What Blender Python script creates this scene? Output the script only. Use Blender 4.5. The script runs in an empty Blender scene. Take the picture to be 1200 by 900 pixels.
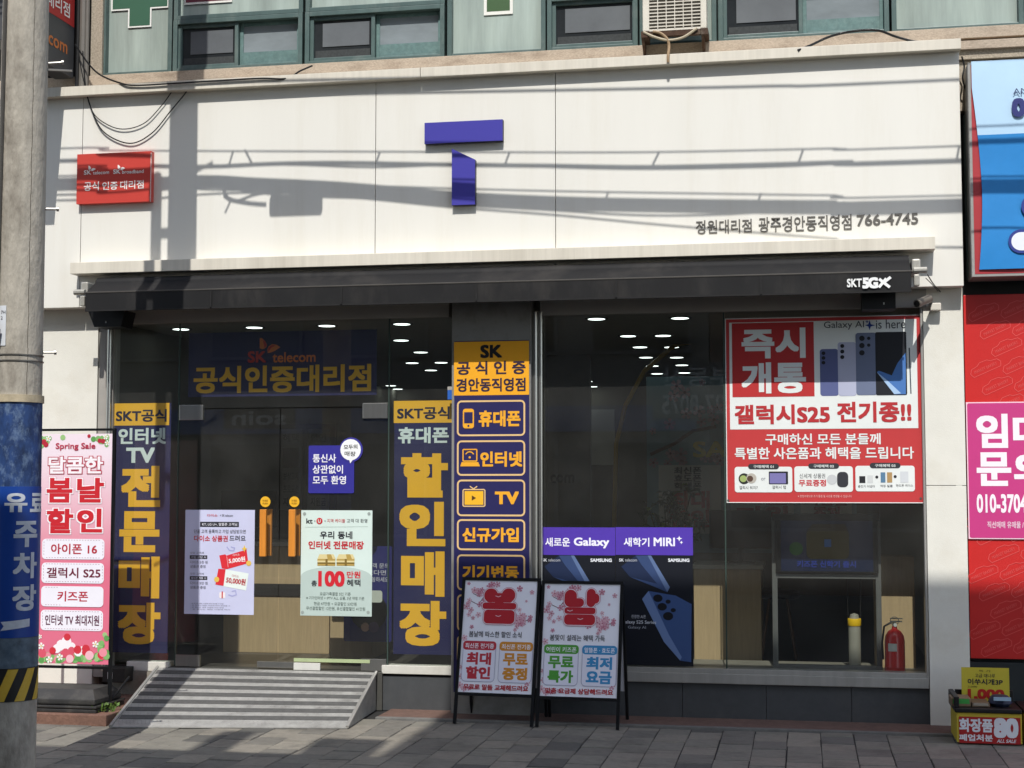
import bpy, bmesh, math, random
from mathutils import Vector, Matrix
random.seed(7)
# ---------------------------------------------------------------- camera, world, sun, exposure
SC = bpy.context.scene
COL = SC.collection
FPX, CX, CY, EYE = 1761.0, 600.0, 450.0, 1.70
YAW, PIT = math.radians(10.9), math.atan(121 / 1761.0)
FW = Vector((-math.sin(YAW) * math.cos(PIT), math.cos(YAW) * math.cos(PIT), math.sin(PIT)))
RT = Vector((math.cos(YAW), math.sin(YAW), 0))
UP = RT.cross(FW)
CAM = Vector((0, -11.236, EYE))
cd = bpy.data.cameras.new('camera')
cam = bpy.data.objects.new('camera', cd); COL.objects.link(cam)
cam.matrix_world = Matrix((( RT.x, UP.x, -FW.x, CAM.x), (RT.y, UP.y, -FW.y, CAM.y), (RT.z, UP.z, -FW.z, CAM.z), (0, 0, 0, 1)))
cd.sensor_width = 36; cd.lens = 36 * FPX / 1200; cd.clip_end = 500
SC.camera = cam
TAZ = .085
LD = Vector((-TAZ, 1.0, -1.25)).normalized()          # the way the sunlight travels
w = bpy.data.worlds.new('World'); SC.world = w; w.use_nodes = True
nt = w.node_tree; sky = nt.nodes.new('ShaderNodeTexSky'); sky.sky_type = 'NISHITA'; sky.sun_disc = False
sky.sun_elevation = math.asin(-LD.z); sky.sun_rotation = math.pi - math.atan(TAZ)
bg = nt.nodes['Background']; bg.inputs[1].default_value = 0.15
hs = nt.nodes.new('ShaderNodeHueSaturation'); hs.inputs['Saturation'].default_value = .72
nt.links.new(sky.outputs[0], hs.inputs['Color']); nt.links.new(hs.outputs[0], bg.inputs[0])
sd = bpy.data.lights.new('sun', 'SUN'); sd.energy = 2.9; sd.angle = math.radians(0.26); sd.color = (1, .975, .93)
sun = bpy.data.objects.new('sun', sd); COL.objects.link(sun); sun.location = (4, -14, 22)
sun.rotation_euler = LD.to_track_quat('-Z', 'Y').to_euler()
SC.view_settings.view_transform = 'Standard'; SC.view_settings.look = 'None'
SC.view_settings.exposure = 0.58; SC.view_settings.gamma = 1; SC.view_settings.use_curve_mapping = False
SC.cycles.use_denoising = True
SC.cycles.max_bounces = 8; SC.cycles.transparent_max_bounces = 16; SC.cycles.caustics_reflective = False; SC.cycles.caustics_refractive = False

# ---------------------------------------------------------------- helpers
def ray(px, py): return FW + RT * ((px - CX) / FPX) - UP * ((py - CY) / FPX)
def at(px, py, Y=0.0):
    r = ray(px, py); return CAM + r * ((Y - CAM.y) / r.y)
def ground(px, py, Z=0.0):
    r = ray(px, py); return CAM + r * ((Z - CAM.z) / r.z)
def lin(h):
    h = h.lstrip('#'); c = [int(h[i:i + 2], 16) / 255 for i in (0, 2, 4)]
    return tuple(x / 12.92 if x <= .04045 else ((x + .055) / 1.055) ** 2.4 for x in c)

MATS = {}
def M(name, col, rough=.6, metal=0., var=.12, scale=6., bump=0., bscale=60., spec=.4, emit=0., stretch=(1, 1, 1), coat=0., dirt=None, dscale=2.):
    """procedural principled material: base colour modulated by two noises, optional dirt tone and bump"""
    if name in MATS: return MATS[name]
    c = lin(col) if isinstance(col, str) else col
    m = bpy.data.materials.new(name); m.use_nodes = True; MATS[name] = m
    n, l = m.node_tree.nodes, m.node_tree.links
    b = n['Principled BSDF']; b.inputs['Roughness'].default_value = rough; b.inputs['Metallic'].default_value = metal
    b.inputs['Specular IOR Level'].default_value = spec; b.inputs['Coat Weight'].default_value = coat
    tc = n.new('ShaderNodeTexCoord'); mp = n.new('ShaderNodeMapping'); mp.inputs['Scale'].default_value = stretch
    l.new(tc.outputs['Object'], mp.inputs[0])
    nz = n.new('ShaderNodeTexNoise'); nz.inputs['Scale'].default_value = scale; nz.inputs['Detail'].default_value = 6; nz.inputs['Roughness'].default_value = .65
    l.new(mp.outputs[0], nz.inputs[0])
    rp = n.new('ShaderNodeValToRGB'); e = rp.color_ramp.elements
    e[0].position = .3; e[1].position = .72
    e[0].color = (*[x * (1 - var) for x in c], 1); e[1].color = (*[min(1, x * (1 + var * .7)) for x in c], 1)
    l.new(nz.outputs['Fac'], rp.inputs[0]); out = rp.outputs[0]
    if dirt:
        dcol, amt = dirt
        n2 = n.new('ShaderNodeTexNoise'); n2.inputs['Scale'].default_value = dscale; n2.inputs['Detail'].default_value = 9; n2.inputs['Roughness'].default_value = .7
        l.new(mp.outputs[0], n2.inputs[0])
        r2 = n.new('ShaderNodeValToRGB'); r2.color_ramp.elements[0].position = .5; r2.color_ramp.elements[1].position = .78
        r2.color_ramp.elements[1].color = (amt, amt, amt, 1)
        l.new(n2.outputs['Fac'], r2.inputs[0])
        mx = n.new('ShaderNodeMix'); mx.data_type = 'RGBA'; l.new(r2.outputs[0], mx.inputs['Factor'])
        l.new(out, mx.inputs[6]); mx.inputs[7].default_value = (*lin(dcol), 1); out = mx.outputs[2]
    l.new(out, b.inputs['Base Color'])
    if bump:
        nb = n.new('ShaderNodeTexNoise'); nb.inputs['Scale'].default_value = bscale; nb.inputs['Detail'].default_value = 5
        l.new(mp.outputs[0], nb.inputs[0]); bp = n.new('ShaderNodeBump'); bp.inputs['Strength'].default_value = bump; bp.inputs['Distance'].default_value = .01
        l.new(nb.outputs['Fac'], bp.inputs['Height']); l.new(bp.outputs[0], b.inputs['Normal'])
    if emit:
        l.new(out, b.inputs['Emission Color']); b.inputs['Emission Strength'].default_value = emit
    return m
def P(h, rough=.5): return M('print_' + h.lstrip('#') + ('' if rough == .5 else '_%d' % (rough * 100)), h, rough, var=.05, scale=3, bump=.06, bscale=9)

class MB:
    """collects shapes in world space; build() links them as ONE mesh object"""
    def __init__(s): s.v = []; s.f = []; s.mi = []; s.mats = []
    def _m(s, mat):
        if mat not in s.mats: s.mats.append(mat)
        return s.mats.index(mat)
    def add(s, vs, fs, mat=None):
        k = len(s.v); s.v += [Vector(x) for x in vs]; i = s._m(mat)
        for f in fs: s.f.append([j + k for j in f]); s.mi.append(i)
        return s
    def box(s, x0, x1, y0, y1, z0, z1, mat=None, bev=0.):
        if bev:
            bm = bmesh.new(); bmesh.ops.create_cube(bm, size=1)
            for v in bm.verts: v.co = ((x0 + x1) / 2 + v.co.x * (x1 - x0), (y0 + y1) / 2 + v.co.y * (y1 - y0), (z0 + z1) / 2 + v.co.z * (z1 - z0))
            bmesh.ops.bevel(bm, geom=bm.edges[:], offset=bev, segments=2, affect='EDGES', profile=.6)
            bm.verts.index_update(); vs = [v.co.copy() for v in bm.verts]; fs = [[v.index for v in f.verts] for f in bm.faces]; bm.free()
            return s.add(vs, fs, mat)
        v = [(x, y, z) for x in (x0, x1) for y in (y0, y1) for z in (z0, z1)]
        return s.add(v, [(0, 1, 3, 2), (4, 6, 7, 5), (0, 4, 5, 1), (2, 3, 7, 6), (0, 2, 6, 4), (1, 5, 7, 3)], mat)
    def tube(s, pts, r, n=8, mat=None, r1=None, cap=True):
        pts = [Vector(p) for p in pts]; N = len(pts); vs = []; fs = []; prev = None
        for i, p in enumerate(pts):
            d = (pts[min(i + 1, N - 1)] - pts[max(i - 1, 0)]).normalized()
            a = prev if prev is not None else (Vector((0, 0, 1)) if abs(d.z) < .9 else Vector((1, 0, 0)))
            u = (a - d * a.dot(d)).normalized(); v = d.cross(u); prev = u
            rr = r if r1 is None else r + (r1 - r) * i / (N - 1)
            vs += [p + (u * math.cos(2 * math.pi * k / n) + v * math.sin(2 * math.pi * k / n)) * rr for k in range(n)]
        for i in range(N - 1):
            for k in range(n): fs.append((i * n + k, i * n + (k + 1) % n, (i + 1) * n + (k + 1) % n, (i + 1) * n + k))
        if cap: fs += [list(range(n))[::-1], [(N - 1) * n + k for k in range(n)]]
        return s.add(vs, fs, mat)
    def prism(s, pts, d, mat=None):
        """closed outline of 3-D points pushed along the vector d"""
        n = len(pts); a = [Vector(p) for p in pts]; d = Vector(d)
        return s.add(a + [p + d for p in a], [list(range(n)), list(range(n, 2 * n))[::-1]] + [(i, i + n, (i + 1) % n + n, (i + 1) % n) for i in range(n)], mat)
    def lathe(s, c, prof, n=24, mat=None):
        vs = []; fs = []; c = Vector(c)
        for r, z in prof: vs += [c + Vector((r * math.cos(2 * math.pi * k / n), r * math.sin(2 * math.pi * k / n), z)) for k in range(n)]
        for i in range(len(prof) - 1):
            for k in range(n): fs.append((i * n + k, i * n + (k + 1) % n, (i + 1) * n + (k + 1) % n, (i + 1) * n + k))
        fs += [list(range(n))[::-1], [(len(prof) - 1) * n + k for k in range(n)]]
        return s.add(vs, fs, mat)
    def build(s, name, mat=None, parent=None, smooth=False):
        o0 = WLOC.get(parent.name, Vector()) if parent else Vector()
        me = bpy.data.meshes.new(name); me.from_pydata([v - o0 for v in s.v], [], s.f)
        mats = [mt or mat for mt in (s.mats or [None])]
        for mt in mats: me.materials.append(mt)
        me.polygons.foreach_set('material_index', s.mi)
        if smooth: me.polygons.foreach_set('use_smooth', [True] * len(s.f)); 
        bm = bmesh.new(); bm.from_mesh(me)
        if smooth:
            bmesh.ops.recalc_face_normals(bm, faces=bm.faces)
            for e in bm.edges: e.smooth = len(e.link_faces) == 2 and e.calc_face_angle(0) < .7
        else: pass
        bm.to_mesh(me); bm.free(); me.update()
        o = bpy.data.objects.new(name, me); COL.objects.link(o)
        if parent: o.parent = parent; WLOC[o.name] = o0
        return o
WLOC = {}
def thing(name, loc, label, cat, group=None, kind=None):
    o = bpy.data.objects.new(name, None); COL.objects.link(o); o.location = loc; o.empty_display_size = .1
    WLOC[o.name] = Vector(loc); return tag(o, label, cat, group, kind)
def tag(o, label=None, cat=None, group=None, kind=None):
    if label: o['label'] = label
    if cat: o['category'] = cat
    if group: o['group'] = group
    if kind: o['kind'] = kind
    return o

# ---- flat lettering
_tc = bpy.data.curves.new('lettering_source', 'FONT'); _to = bpy.data.objects.new('lettering_source', _tc)
_ts = bpy.data.scenes.new('lettering_scene'); _ts.collection.objects.link(_to)
_gb, _gc = {}, {}
def glyphs(body, bold, gap=1.0, lead=1.0, solid=False):
    """outline mesh of a text; weight is added by copies spread round a small circle, each a hair behind the last"""
    k = (body, gap, lead, bold if solid else 0)
    if k not in _gb:
        _tc.body = body; _tc.size = 1; _tc.offset = bold if solid else 0; _tc.resolution_u = 3; _tc.space_character = gap; _tc.space_line = lead; _tc.align_x = 'CENTER'
        with bpy.context.temp_override(scene=_ts, view_layer=_ts.view_layers[0]):
            dg = bpy.context.evaluated_depsgraph_get(); dg.update()
        me = bpy.data.meshes.new_from_object(_to.evaluated_get(dg))
        _gb[k] = ([(v.co.x, v.co.y, 0) for v in me.vertices], [tuple(p.vertices) for p in me.polygons]); bpy.data.meshes.remove(me)
    if solid or bold < .004: return _gb[k]
    k2 = (body, bold, gap, lead)
    if k2 not in _gc:
        v0, f0 = _gb[k]; vs = list(v0); fs = list(f0); q = 0
        for sc_ in ((1,) if bold < .05 else (1, .5)):
            for dx, dy in ((1, 1), (-1, 1), (-1, -1), (1, -1), (1, 0), (0, 1), (-1, 0), (0, -1)):
                if bold < .012 and not (dx and dy): continue
                q += 1; b = len(vs); ox, oy = dx * bold * sc_ * .92, dy * bold * sc_ * .92
                vs += [(x + ox, y + oy, -.00002 * q) for x, y, z in v0]; fs += [tuple(i + b for i in f) for f in f0]
        _gc[k2] = (vs, fs)
    return _gc[k2]

class Plane:
    """a sign plane: origin, right, up, outward normal"""
    def __init__(s, o, u, v):
        s.o = Vector(o); s.u = Vector(u).normalized(); s.v = Vector(v).normalized(); s.n = s.u.cross(s.v)
    def ab(s, px, py):
        r = ray(px, py); t = (s.o - CAM).dot(s.n) / r.dot(s.n); p = CAM + r * t - s.o
        return p.dot(s.u), p.dot(s.v)
    def W(s, a, b, c=0.): return s.o + s.u * a + s.v * b + s.n * c
    def rect(s, x0, y0, x1, y1):
        xm, ym = (x0 + x1) / 2, (y0 + y1) / 2
        return s.ab(x0, ym)[0], s.ab(xm, y1)[1], s.ab(x1, ym)[0], s.ab(xm, y0)[1]
def FP(Y): return Plane((0, Y, 0), (1, 0, 0), (0, 0, 1))
def rrect(a0, b0, a1, b1, r, n=5):
    r = min(r, (a1 - a0) / 2, (b1 - b0) / 2); pts = []
    if r <= 0: return [(a0, b0), (a1, b0), (a1, b1), (a0, b1)]
    for cx, cy, t0 in ((a1 - r, b0 + r, -90), (a1 - r, b1 - r, 0), (a0 + r, b1 - r, 90), (a0 + r, b0 + r, 180)):
        for i in range(n + 1):
            t = math.radians(t0 + 90 * i / n); pts.append((cx + r * math.cos(t), cy + r * math.sin(t)))
    return pts
LAY = .0012
class Sign:
    """prints on a plane, collected by part name; pixel boxes are turned into plane rectangles"""
    def __init__(s, root, plane, base=0.): s.root = root; s.p = plane; s.base = base; s.parts = {}; s.nk = 0
    def mb(s, part): return s.parts.setdefault(part, MB())
    def fresh(s, part):
        k = (part, len(s.parts)); s.parts[k] = MB(); return k
    def c(s, lay): return s.base + LAY * lay
    def polyab(s, part, mat, pts, lay=1): s.nk = (s.nk + 1) % 160; s.mb(part).add([s.p.W(a, b, s.c(lay) + s.nk * 5e-6) for a, b in pts], [list(range(len(pts)))], mat); return s
    def poly(s, part, mat, pts, lay=1): return s.polyab(part, mat, [s.p.ab(*q) for q in pts], lay)
    def rect(s, part, mat, px, lay=1, r=0.): return s.polyab(part, mat, rrect(*s.p.rect(*px), r), lay)
    def slab(s, part, mat, px, th, r=0.):
        """a board with real thickness whose front lies at the base"""
        pts = rrect(*s.p.rect(*px), r); s.mb(part).prism([s.p.W(a, b, s.base) for a, b in pts], s.p.n * -th, mat); return s
    def ring(s, part, mat, px, wd, lay=1, r=0.):
        a0, b0, a1, b1 = s.p.rect(*px); return s.ringab(part, mat, (a0, b0, a1, b1), wd, lay, r)
    def ringab(s, part, mat, R, wd, lay=1, r=0.):
        if part == 'service_box': part = s.fresh(part)
        a0, b0, a1, b1 = R
        o = rrect(a0, b0, a1, b1, r); i = rrect(a0 + wd, b0 + wd, a1 - wd, b1 - wd, max(0, r - wd) if r else 0)
        n = len(o)
        if len(i) != n: i = rrect(a0 + wd, b0 + wd, a1 - wd, b1 - wd, 1e-4)
        s.mb(part).add([s.p.W(a, b, s.c(lay)) for a, b in o + i], [(k, (k + 1) % n, (k + 1) % n + n, k + n) for k in range(n)], mat); return s
    def disc(s, part, mat, cx, cy, rpx, lay=1, n=20, ky=1.):
        a, b = s.p.ab(cx, cy); r = abs(s.p.ab(cx + rpx, cy)[0] - a)
        return s.polyab(part, mat, [(a + r * math.cos(2 * math.pi * k / n), b + ky * r * math.sin(2 * math.pi * k / n)) for k in range(n)], lay)
    def text(s, body, px, mat, bold=.02, lay=2, part='lettering', gap=1., lead=1., out=None, depth=0., shear=0., rot=0., keep=False):
        a0, b0, a1, b1 = s.p.rect(*px)
        return s.textab(body, (a0, b0, a1, b1), mat, bold, lay, part, gap, lead, out, depth, shear, rot)
    def textab(s, body, R, mat, bold=.02, lay=2, part='lettering', gap=1., lead=1., out=None, depth=0., shear=0., rot=0.):
        a0, b0, a1, b1 = R
        if part == 'lettering': part = s.fresh(part)
        vs, fs = glyphs(body, bold, gap, lead, bool(depth))
        if not vs: return s
        xs = [v[0] for v in vs]; ys = [v[1] for v in vs]
        kx = (a1 - a0) / (max(xs) - min(xs)); ky = (b1 - b0) / (max(ys) - min(ys)); x0, y0 = min(xs), min(ys)
        am, bm_ = (a0 + a1) / 2, (b0 + b1) / 2; cr, sr = math.cos(rot), math.sin(rot)
        def T(v):
            a = a0 + (v[0] - x0) * kx; b = b0 + (v[1] - y0) * ky; a += (b - b0) * shear
            if rot: a, b = am + (a - am) * cr - (b - bm_) * sr, bm_ + (a - am) * sr + (b - bm_) * cr
            return a, b
        if out:
            for i, (om, ob) in enumerate(out):
                v2, f2 = glyphs(body, bold + ob, gap, lead)
                s.mb(part).add([s.p.W(*T(v), s.c(lay - .7 * (i + 1)) + v[2]) for v in v2], f2, om)
        fr = [s.p.W(*T(v), s.c(lay) + depth + v[2]) for v in vs]
        s.mb(part).add(fr, fs, mat)
        if depth:
            cnt = {}
            for f in fs:
                for i in range(len(f)):
                    e = (f[i], f[(i + 1) % len(f)]); cnt[tuple(sorted(e))] = cnt.get(tuple(sorted(e)), []) + [e]
            bk = [p - s.p.n * depth for p in fr]; n = len(fr)
            s.mb(part).add(fr + bk, [(e[0][1], e[0][0], e[0][0] + n, e[0][1] + n) for e in cnt.values() if len(e) == 1], mat)
        return s
    def flower(s, part, mat, px, py, rpx, lay=1, eye=None):
        a, b = s.p.ab(px, py); r = abs(s.p.ab(px + rpx, py)[0] - a); t0 = random.random() * 6
        for k in range(5):
            t = t0 + k * 2 * math.pi / 5; pts = []
            for q, rr in ((-.5, .35), (-.42, .8), (-.15, 1.), (0, .88), (.15, 1.), (.42, .8), (.5, .35)):
                pts.append((a + r * rr * math.cos(t + q), b + r * rr * math.sin(t + q)))
            s.polyab(part, mat, [(a, b)] + pts, lay)
        if eye: s.polyab(part, eye, [(a + r * .25 * math.cos(k), b + r * .25 * math.sin(k)) for k in range(6)], lay + .5)
        return s
    def stroke(s, part, mat, pts, wd, lay=1):
        q = [Vector(s.p.ab(*p)) for p in pts]
        for i in range(len(q) - 1):
            d = (q[i + 1] - q[i]); 
            if d.length < 1e-6: continue
            nn = Vector((-d.y, d.x)).normalized() * wd / 2; ex = d.normalized() * wd * .3
            s.polyab(part, mat, [tuple(q[i] - nn - ex), tuple(q[i + 1] - nn + ex), tuple(q[i + 1] + nn + ex), tuple(q[i] + nn - ex)], lay)
        return s
    def done(s):
        for nme, mb in s.parts.items(): mb.build(nme if isinstance(nme, str) else nme[0], None, s.root)
        return s.root
def label_sign(name, plane, px, th, face, label, cat, r=0., edge=None, group=None, base=0.):
    """a thing that is a flat board: an Empty at its bottom middle with the board as first part"""
    a0, b0, a1, b1 = plane.rect(*px)
    root = thing(name, plane.W((a0 + a1) / 2, b0, base), label, cat, group)
    s = Sign(root, plane, base); s.slab('panel', face, px, th, r); return s
def wings(s, part, mat1, mat2, x, y, k, lay=2):
    """two-winged butterfly mark: one wing up, one wing to the right"""
    w1 = [(0, 0), (0, -11), (2, -11.5), (6, -8), (8, -4), (7.4, -1.2), (5, .6), (2.5, 1.2)]
    w2 = [(9, 5.5), (8.6, 1), (10, -2), (14, -4.6), (19, -3.6), (23, -1), (17, 3), (12, 5)]
    s.poly(part, mat1, [(x + a * k, y + b * k) for a, b in w1], lay)
    s.poly(part, mat1, [(x + a * k, y + b * k) for a, b in w2], lay)
    if mat2:
        s.poly(part, mat2, [(x + a * k, y + b * k) for a, b in [(3.5, -9), (6, -7.6), (7.6, -4), (7, -1.6), (5.4, -.2), (4.6, -4)]], lay + 1)
        s.poly(part, mat2, [(x + a * k, y + b * k) for a, b in [(9.5, 4.5), (9.3, 1), (10.6, -1.6), (14, -3.8), (18, -3), (13, -.6)]], lay + 1)

# ---------------------------------------------------------------- materials
WHITE = M('fascia_white', '#e2dfd6', .42, var=.025, scale=1.2, dirt=('#bfb59d', .22), dscale=1.6, bump=.04, bscale=3, stretch=(2.6, 1, .3))
BEIGE = M('coated_trim', '#d6cfc0', .5, var=.08, scale=30, stretch=(1, 1, .05), dirt=('#9a917f', .5), dscale=3)
WALLW = M('wall_white', '#dfdcd1', .6, var=.06, scale=3, bump=.12, bscale=120, dirt=('#b9ac90', .35), dscale=2)
GRANITE = M('granite', '#a89c8a', .75, var=.45, scale=70, bump=.2, bscale=90, dirt=('#6a5c4c', .5), dscale=2)
GRANITEB = M('granite_sill', '#b3a390', .75, var=.3, scale=60, bump=.2, bscale=90, dirt=('#5d4a36', .7), dscale=3, stretch=(1, 1, 3))
PLINTH = M('dark_tile', '#4a4c4e', .45, var=.12, scale=12, dirt=('#5c5a55', .35), dscale=3)
BLACKFAB = M('awning_fabric', '#100f10', .75, var=.18, scale=7, bump=.25, bscale=6, stretch=(1, 1, .35), dirt=('#3f3b37', .6), dscale=2.6)
BLACK = M('black_plastic', '#131314', .45, var=.2, scale=9)
BLACKM = M('black_metal', '#17181a', .4, metal=.3, var=.2, scale=20)
STEEL = M('brushed_steel', '#b9b8b3', .28, metal=.9, var=.08, scale=40, stretch=(1, 1, .03))
ALU = M('aluminium', '#b5b3ad', .42, metal=.55, var=.1, scale=20, stretch=(1, 1, .05), dirt=('#7b766c', .4))
GREYMET = M('grey_header', '#a29e97', .5, metal=.0, var=.1, scale=8, stretch=(.3, 1, 1))
GREEN = M('green_window_frame', '#4f625f', .42, var=.16, scale=9, dirt=('#7b827c', .6), dscale=5, stretch=(1, 1, .5))
GREEND = M('green_sash', '#5f7a77', .5, var=.2, scale=30, dirt=('#7c948f', .6), dscale=16)
FILM = M('frosted_film', '#a2aea6', .22, var=.32, scale=1.3, spec=.5, stretch=(3.5, 1, .35), dirt=('#b7c4b8', .6), dscale=1.1)
DARKPANE = M('dark_pane', '#2b2e30', .06, var=.35, scale=2, spec=.6)
PALEPANE = M('pale_pane', '#848c8f', .1, var=.2, scale=2.2, spec=.6, stretch=(1, 1, 2.5))
MESHNET = M('insect_screen', '#3a3d3d', .8, var=.3, scale=60)
CONC = M('pole_concrete', '#aca598', .92, var=.22, scale=22, bump=.6, bscale=45, dirt=('#574d42', .95), dscale=3.2, stretch=(1, 1, .45))
WOOD = M('light_wood', '#b79f7c', .5, var=.14, scale=9, stretch=(6, 6, .4))
ORWOOD = M('handle_wood', '#d98a35', .42, var=.14, scale=12, stretch=(5, 5, .5))
def glass_mat(name, tint, dust):
    m = bpy.data.materials.new(name); m.use_nodes = True; n, l = m.node_tree.nodes, m.node_tree.links
    n.remove(n['Principled BSDF']); tr = n.new('ShaderNodeBsdfTransparent'); tr.inputs[0].default_value = (*tint, 1)
    gl = n.new('ShaderNodeBsdfGlossy'); gl.inputs['Roughness'].default_value = .0
    lw = n.new('ShaderNodeLayerWeight'); lw.inputs[0].default_value = .5
    pw = n.new('ShaderNodeMath'); pw.operation = 'POWER'; pw.inputs[1].default_value = 5; l.new(lw.outputs['Facing'], pw.inputs[0])
    ml = n.new('ShaderNodeMath'); ml.operation = 'MULTIPLY_ADD'; ml.inputs[1].default_value = .88; ml.inputs[2].default_value = .07; l.new(pw.outputs[0], ml.inputs[0])
    mx = n.new('ShaderNodeMixShader'); l.new(ml.outputs[0], mx.inputs[0]); l.new(tr.outputs[0], mx.inputs[1]); l.new(gl.outputs[0], mx.inputs[2])
    df = n.new('ShaderNodeBsdfDiffuse'); df.inputs[0].default_value = (.7, .69, .64, 1)
    tc = n.new('ShaderNodeTexCoord'); nz = n.new('ShaderNodeTexNoise'); nz.inputs['Scale'].default_value = 2.3; nz.inputs['Detail'].default_value = 8; l.new(tc.outputs['Object'], nz.inputs[0])
    rp = n.new('ShaderNodeMapRange'); rp.inputs[1].default_value = .3; rp.inputs[2].default_value = .75; rp.inputs[3].default_value = dust * .5; rp.inputs[4].default_value = dust * 1.6; l.new(nz.outputs['Fac'], rp.inputs[0])
    m2 = n.new('ShaderNodeMixShader'); l.new(rp.outputs[0], m2.inputs[0]); l.new(mx.outputs[0], m2.inputs[1]); l.new(df.outputs[0], m2.inputs[2])
    l.new(m2.outputs[0], n['Material Output'].inputs[0]); return m
GLASS = glass_mat('shop_glass', (.84, .87, .84), .024)

exec_parts = []
# ================================================================ ground
YF = -.17                                                            # front of the fascia; the shop glazing is the plane Y = 0
CURB = -3.6
mb = MB(); mb.box(-60, 60, -60, 40, -.6, -.13); tag(mb.build('road', M('asphalt', '#3f3f40', .9, var=.25, scale=30, bump=.4, bscale=200)), kind='structure')
PT = [M('paver_%d' % i, c, .85, var=.16, scale=18, bump=.3, bscale=160, dirt=('#3a3631', .7), dscale=2.3) for i, c in enumerate(('#7b776d', '#716d65', '#837d72', '#6a6761', '#8a8478', '#5a5853'))]
MORTAR = M('paver_joint', '#2b2a29', .95, var=.3, scale=30)
mb = MB(); mb.box(-14, 9, CURB, .3, -.13, -.006, MORTAR)
tw, tl = .222, .30
col = 0; x = -9.0
while x < 5.0:
    y = CURB + .18 - random.random() * .45
    y = CURB + .17 + (.15 if col % 2 else 0) - .30
    while y < -.46:
        y0, y1 = max(y, CURB + .16), min(y + tl, -.455)
        if y1 - y0 > .04:
            g, b_ = .002, .003; z = random.uniform(-.003, .003); tx, ty = random.uniform(-.0015, .0015), random.uniform(-.0015, .0015)
            jx_ = random.uniform(-.0025, .0025); xa, xb, ya, yb = x + g + jx_, x + tw - g + jx_, y0 + .005 + random.uniform(0, .004), y1 - .005 - random.uniform(0, .006)
            o = [(xa, ya, -.007), (xb, ya, -.007), (xb, yb, -.007), (xa, yb, -.007)]
            i_ = [(xa + b_, ya + b_, z - tx - ty), (xb - b_, ya + b_, z + tx - ty), (xb - b_, yb - b_, z + tx + ty), (xa + b_, yb - b_, z - tx + ty)]
            mb.add(o + i_, [(4, 5, 6, 7)] + [(k, (k + 1) % 4, (k + 1) % 4 + 4, k + 4) for k in range(4)], PT[random.choice((0, 0, 0, 0, 0, 0, 1, 1, 1, 2, 2, 2, 2, 3, 4, 0, 1, 2, 0, 0, 1, 2, 5))])
        y += tl
    x += tw; col += 1
tag(mb.build('pavement'), kind='structure')
mb = MB(); mb.box(-14, 9, CURB - .0, CURB + .155, -.13, .004, bev=.012); tag(mb.build('kerb', M('kerb_granite', '#77736d', .85, var=.3, scale=60)), kind='structure')
APRON = M('apron_brick', '#6e564c', .9, var=.25, scale=22, bump=.4, bscale=90, dirt=('#4a3d38', .6), dscale=3)
mb = MB(); mb.box(-3.1, 1.5, -.40, .05, -.1, .012, APRON); mb.box(-3.1, 1.5, -.455, -.402, -.1, .016, M('apron_lip', '#6f6d69', .9, var=.2, scale=14, bump=.3), bev=.004)
tag(mb.build('paved_apron'), kind='structure')
b0 = ground(45, 850); b1 = ground(127, 850)
mb = MB(); mb.box(-8.5, b1.x, -1.12, .05, -.1, .075, bev=.006); tag(mb.build('brick_strip', M('strip_brick', '#7a5a4c', .9, var=.3, scale=25, bump=.4, bscale=80, dirt=('#43362f', .6))), kind='structure')
mb = MB(); mb.box(1.52, 6, -.45, .05, -.1, .01); tag(mb.build('neighbour_step', M('step_dark', '#2f3235', .8, var=.2)), kind='structure')

# ================================================================ the shop building
BX0, BX1 = -9.0, at(1127, 200, YF).x
z_fas0 = at(1120, 335, YF).z; z_fas1 = at(600, 88, YF).z
fx = lambda px: at(px, 200, YF).x
bld = thing('shop_building', (-2.5, 0, 0), 'two storey building with a broad white shop fascia and green framed upper windows', 'building')
# fascia panels with fine joints between them
xs = [BX0, fx(96), fx(440), fx(651), BX1]
for i in range(4):
    m_ = MB(); m_.box(xs[i] + .0025, xs[i + 1] - .0025, YF, -.02, z_fas0, z_fas1, bev=.002); m_.build('fascia_panel', WHITE, bld)
m_ = MB(); m_.box(BX0, BX1 - .01, -.02, .25, z_fas0 + .02, z_fas1 + .02); m_.build('fascia_backing', M('backing', '#777069', .9), bld)
# top trim (two lengths) and the strip behind it
zt0, zt1 = at(600, 85.5, -.23).z, at(600, 74, -.23).z
jx = at(493, 85, -.23).x
for a, b in ((BX0, jx - .002), (jx + .002, at(1126, 55, -.23).x)):
    m_ = MB(); m_.box(a, b, -.245, .0, zt0, zt1, bev=.003); m_.build('top_trim', BEIGE, bld)
# lower ledge
YL = -.31
m_ = MB(); m_.box(at(82, 313, YL).x, at(1096, 285, YL).x, YL, YF + .01, at(600, 306, YL).z, at(600, 292, YL).z, bev=.003); m_.build('ledge', BEIGE, bld)
# side wall on the left with dark recess, jamb
m_ = MB(); m_.box(BX0, at(113, 500, -.03).x, -.03, .2, .0, z_fas0 + .02); m_.build('side_wall', WALLW, bld)
# pier on the right
xp0, xp1 = at(1086, 600, -.04).x, at(1133, 600, -.04).x
zj = at(1110, 569, -.04).z
for za, zb in ((0, zj - .002), (zj + .002, z_fas0 + .02)):
    m_ = MB(); m_.box(xp0, xp1, -.04, .3, za, zb, bev=.002); m_.build('pier', WALLW, bld)
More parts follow.
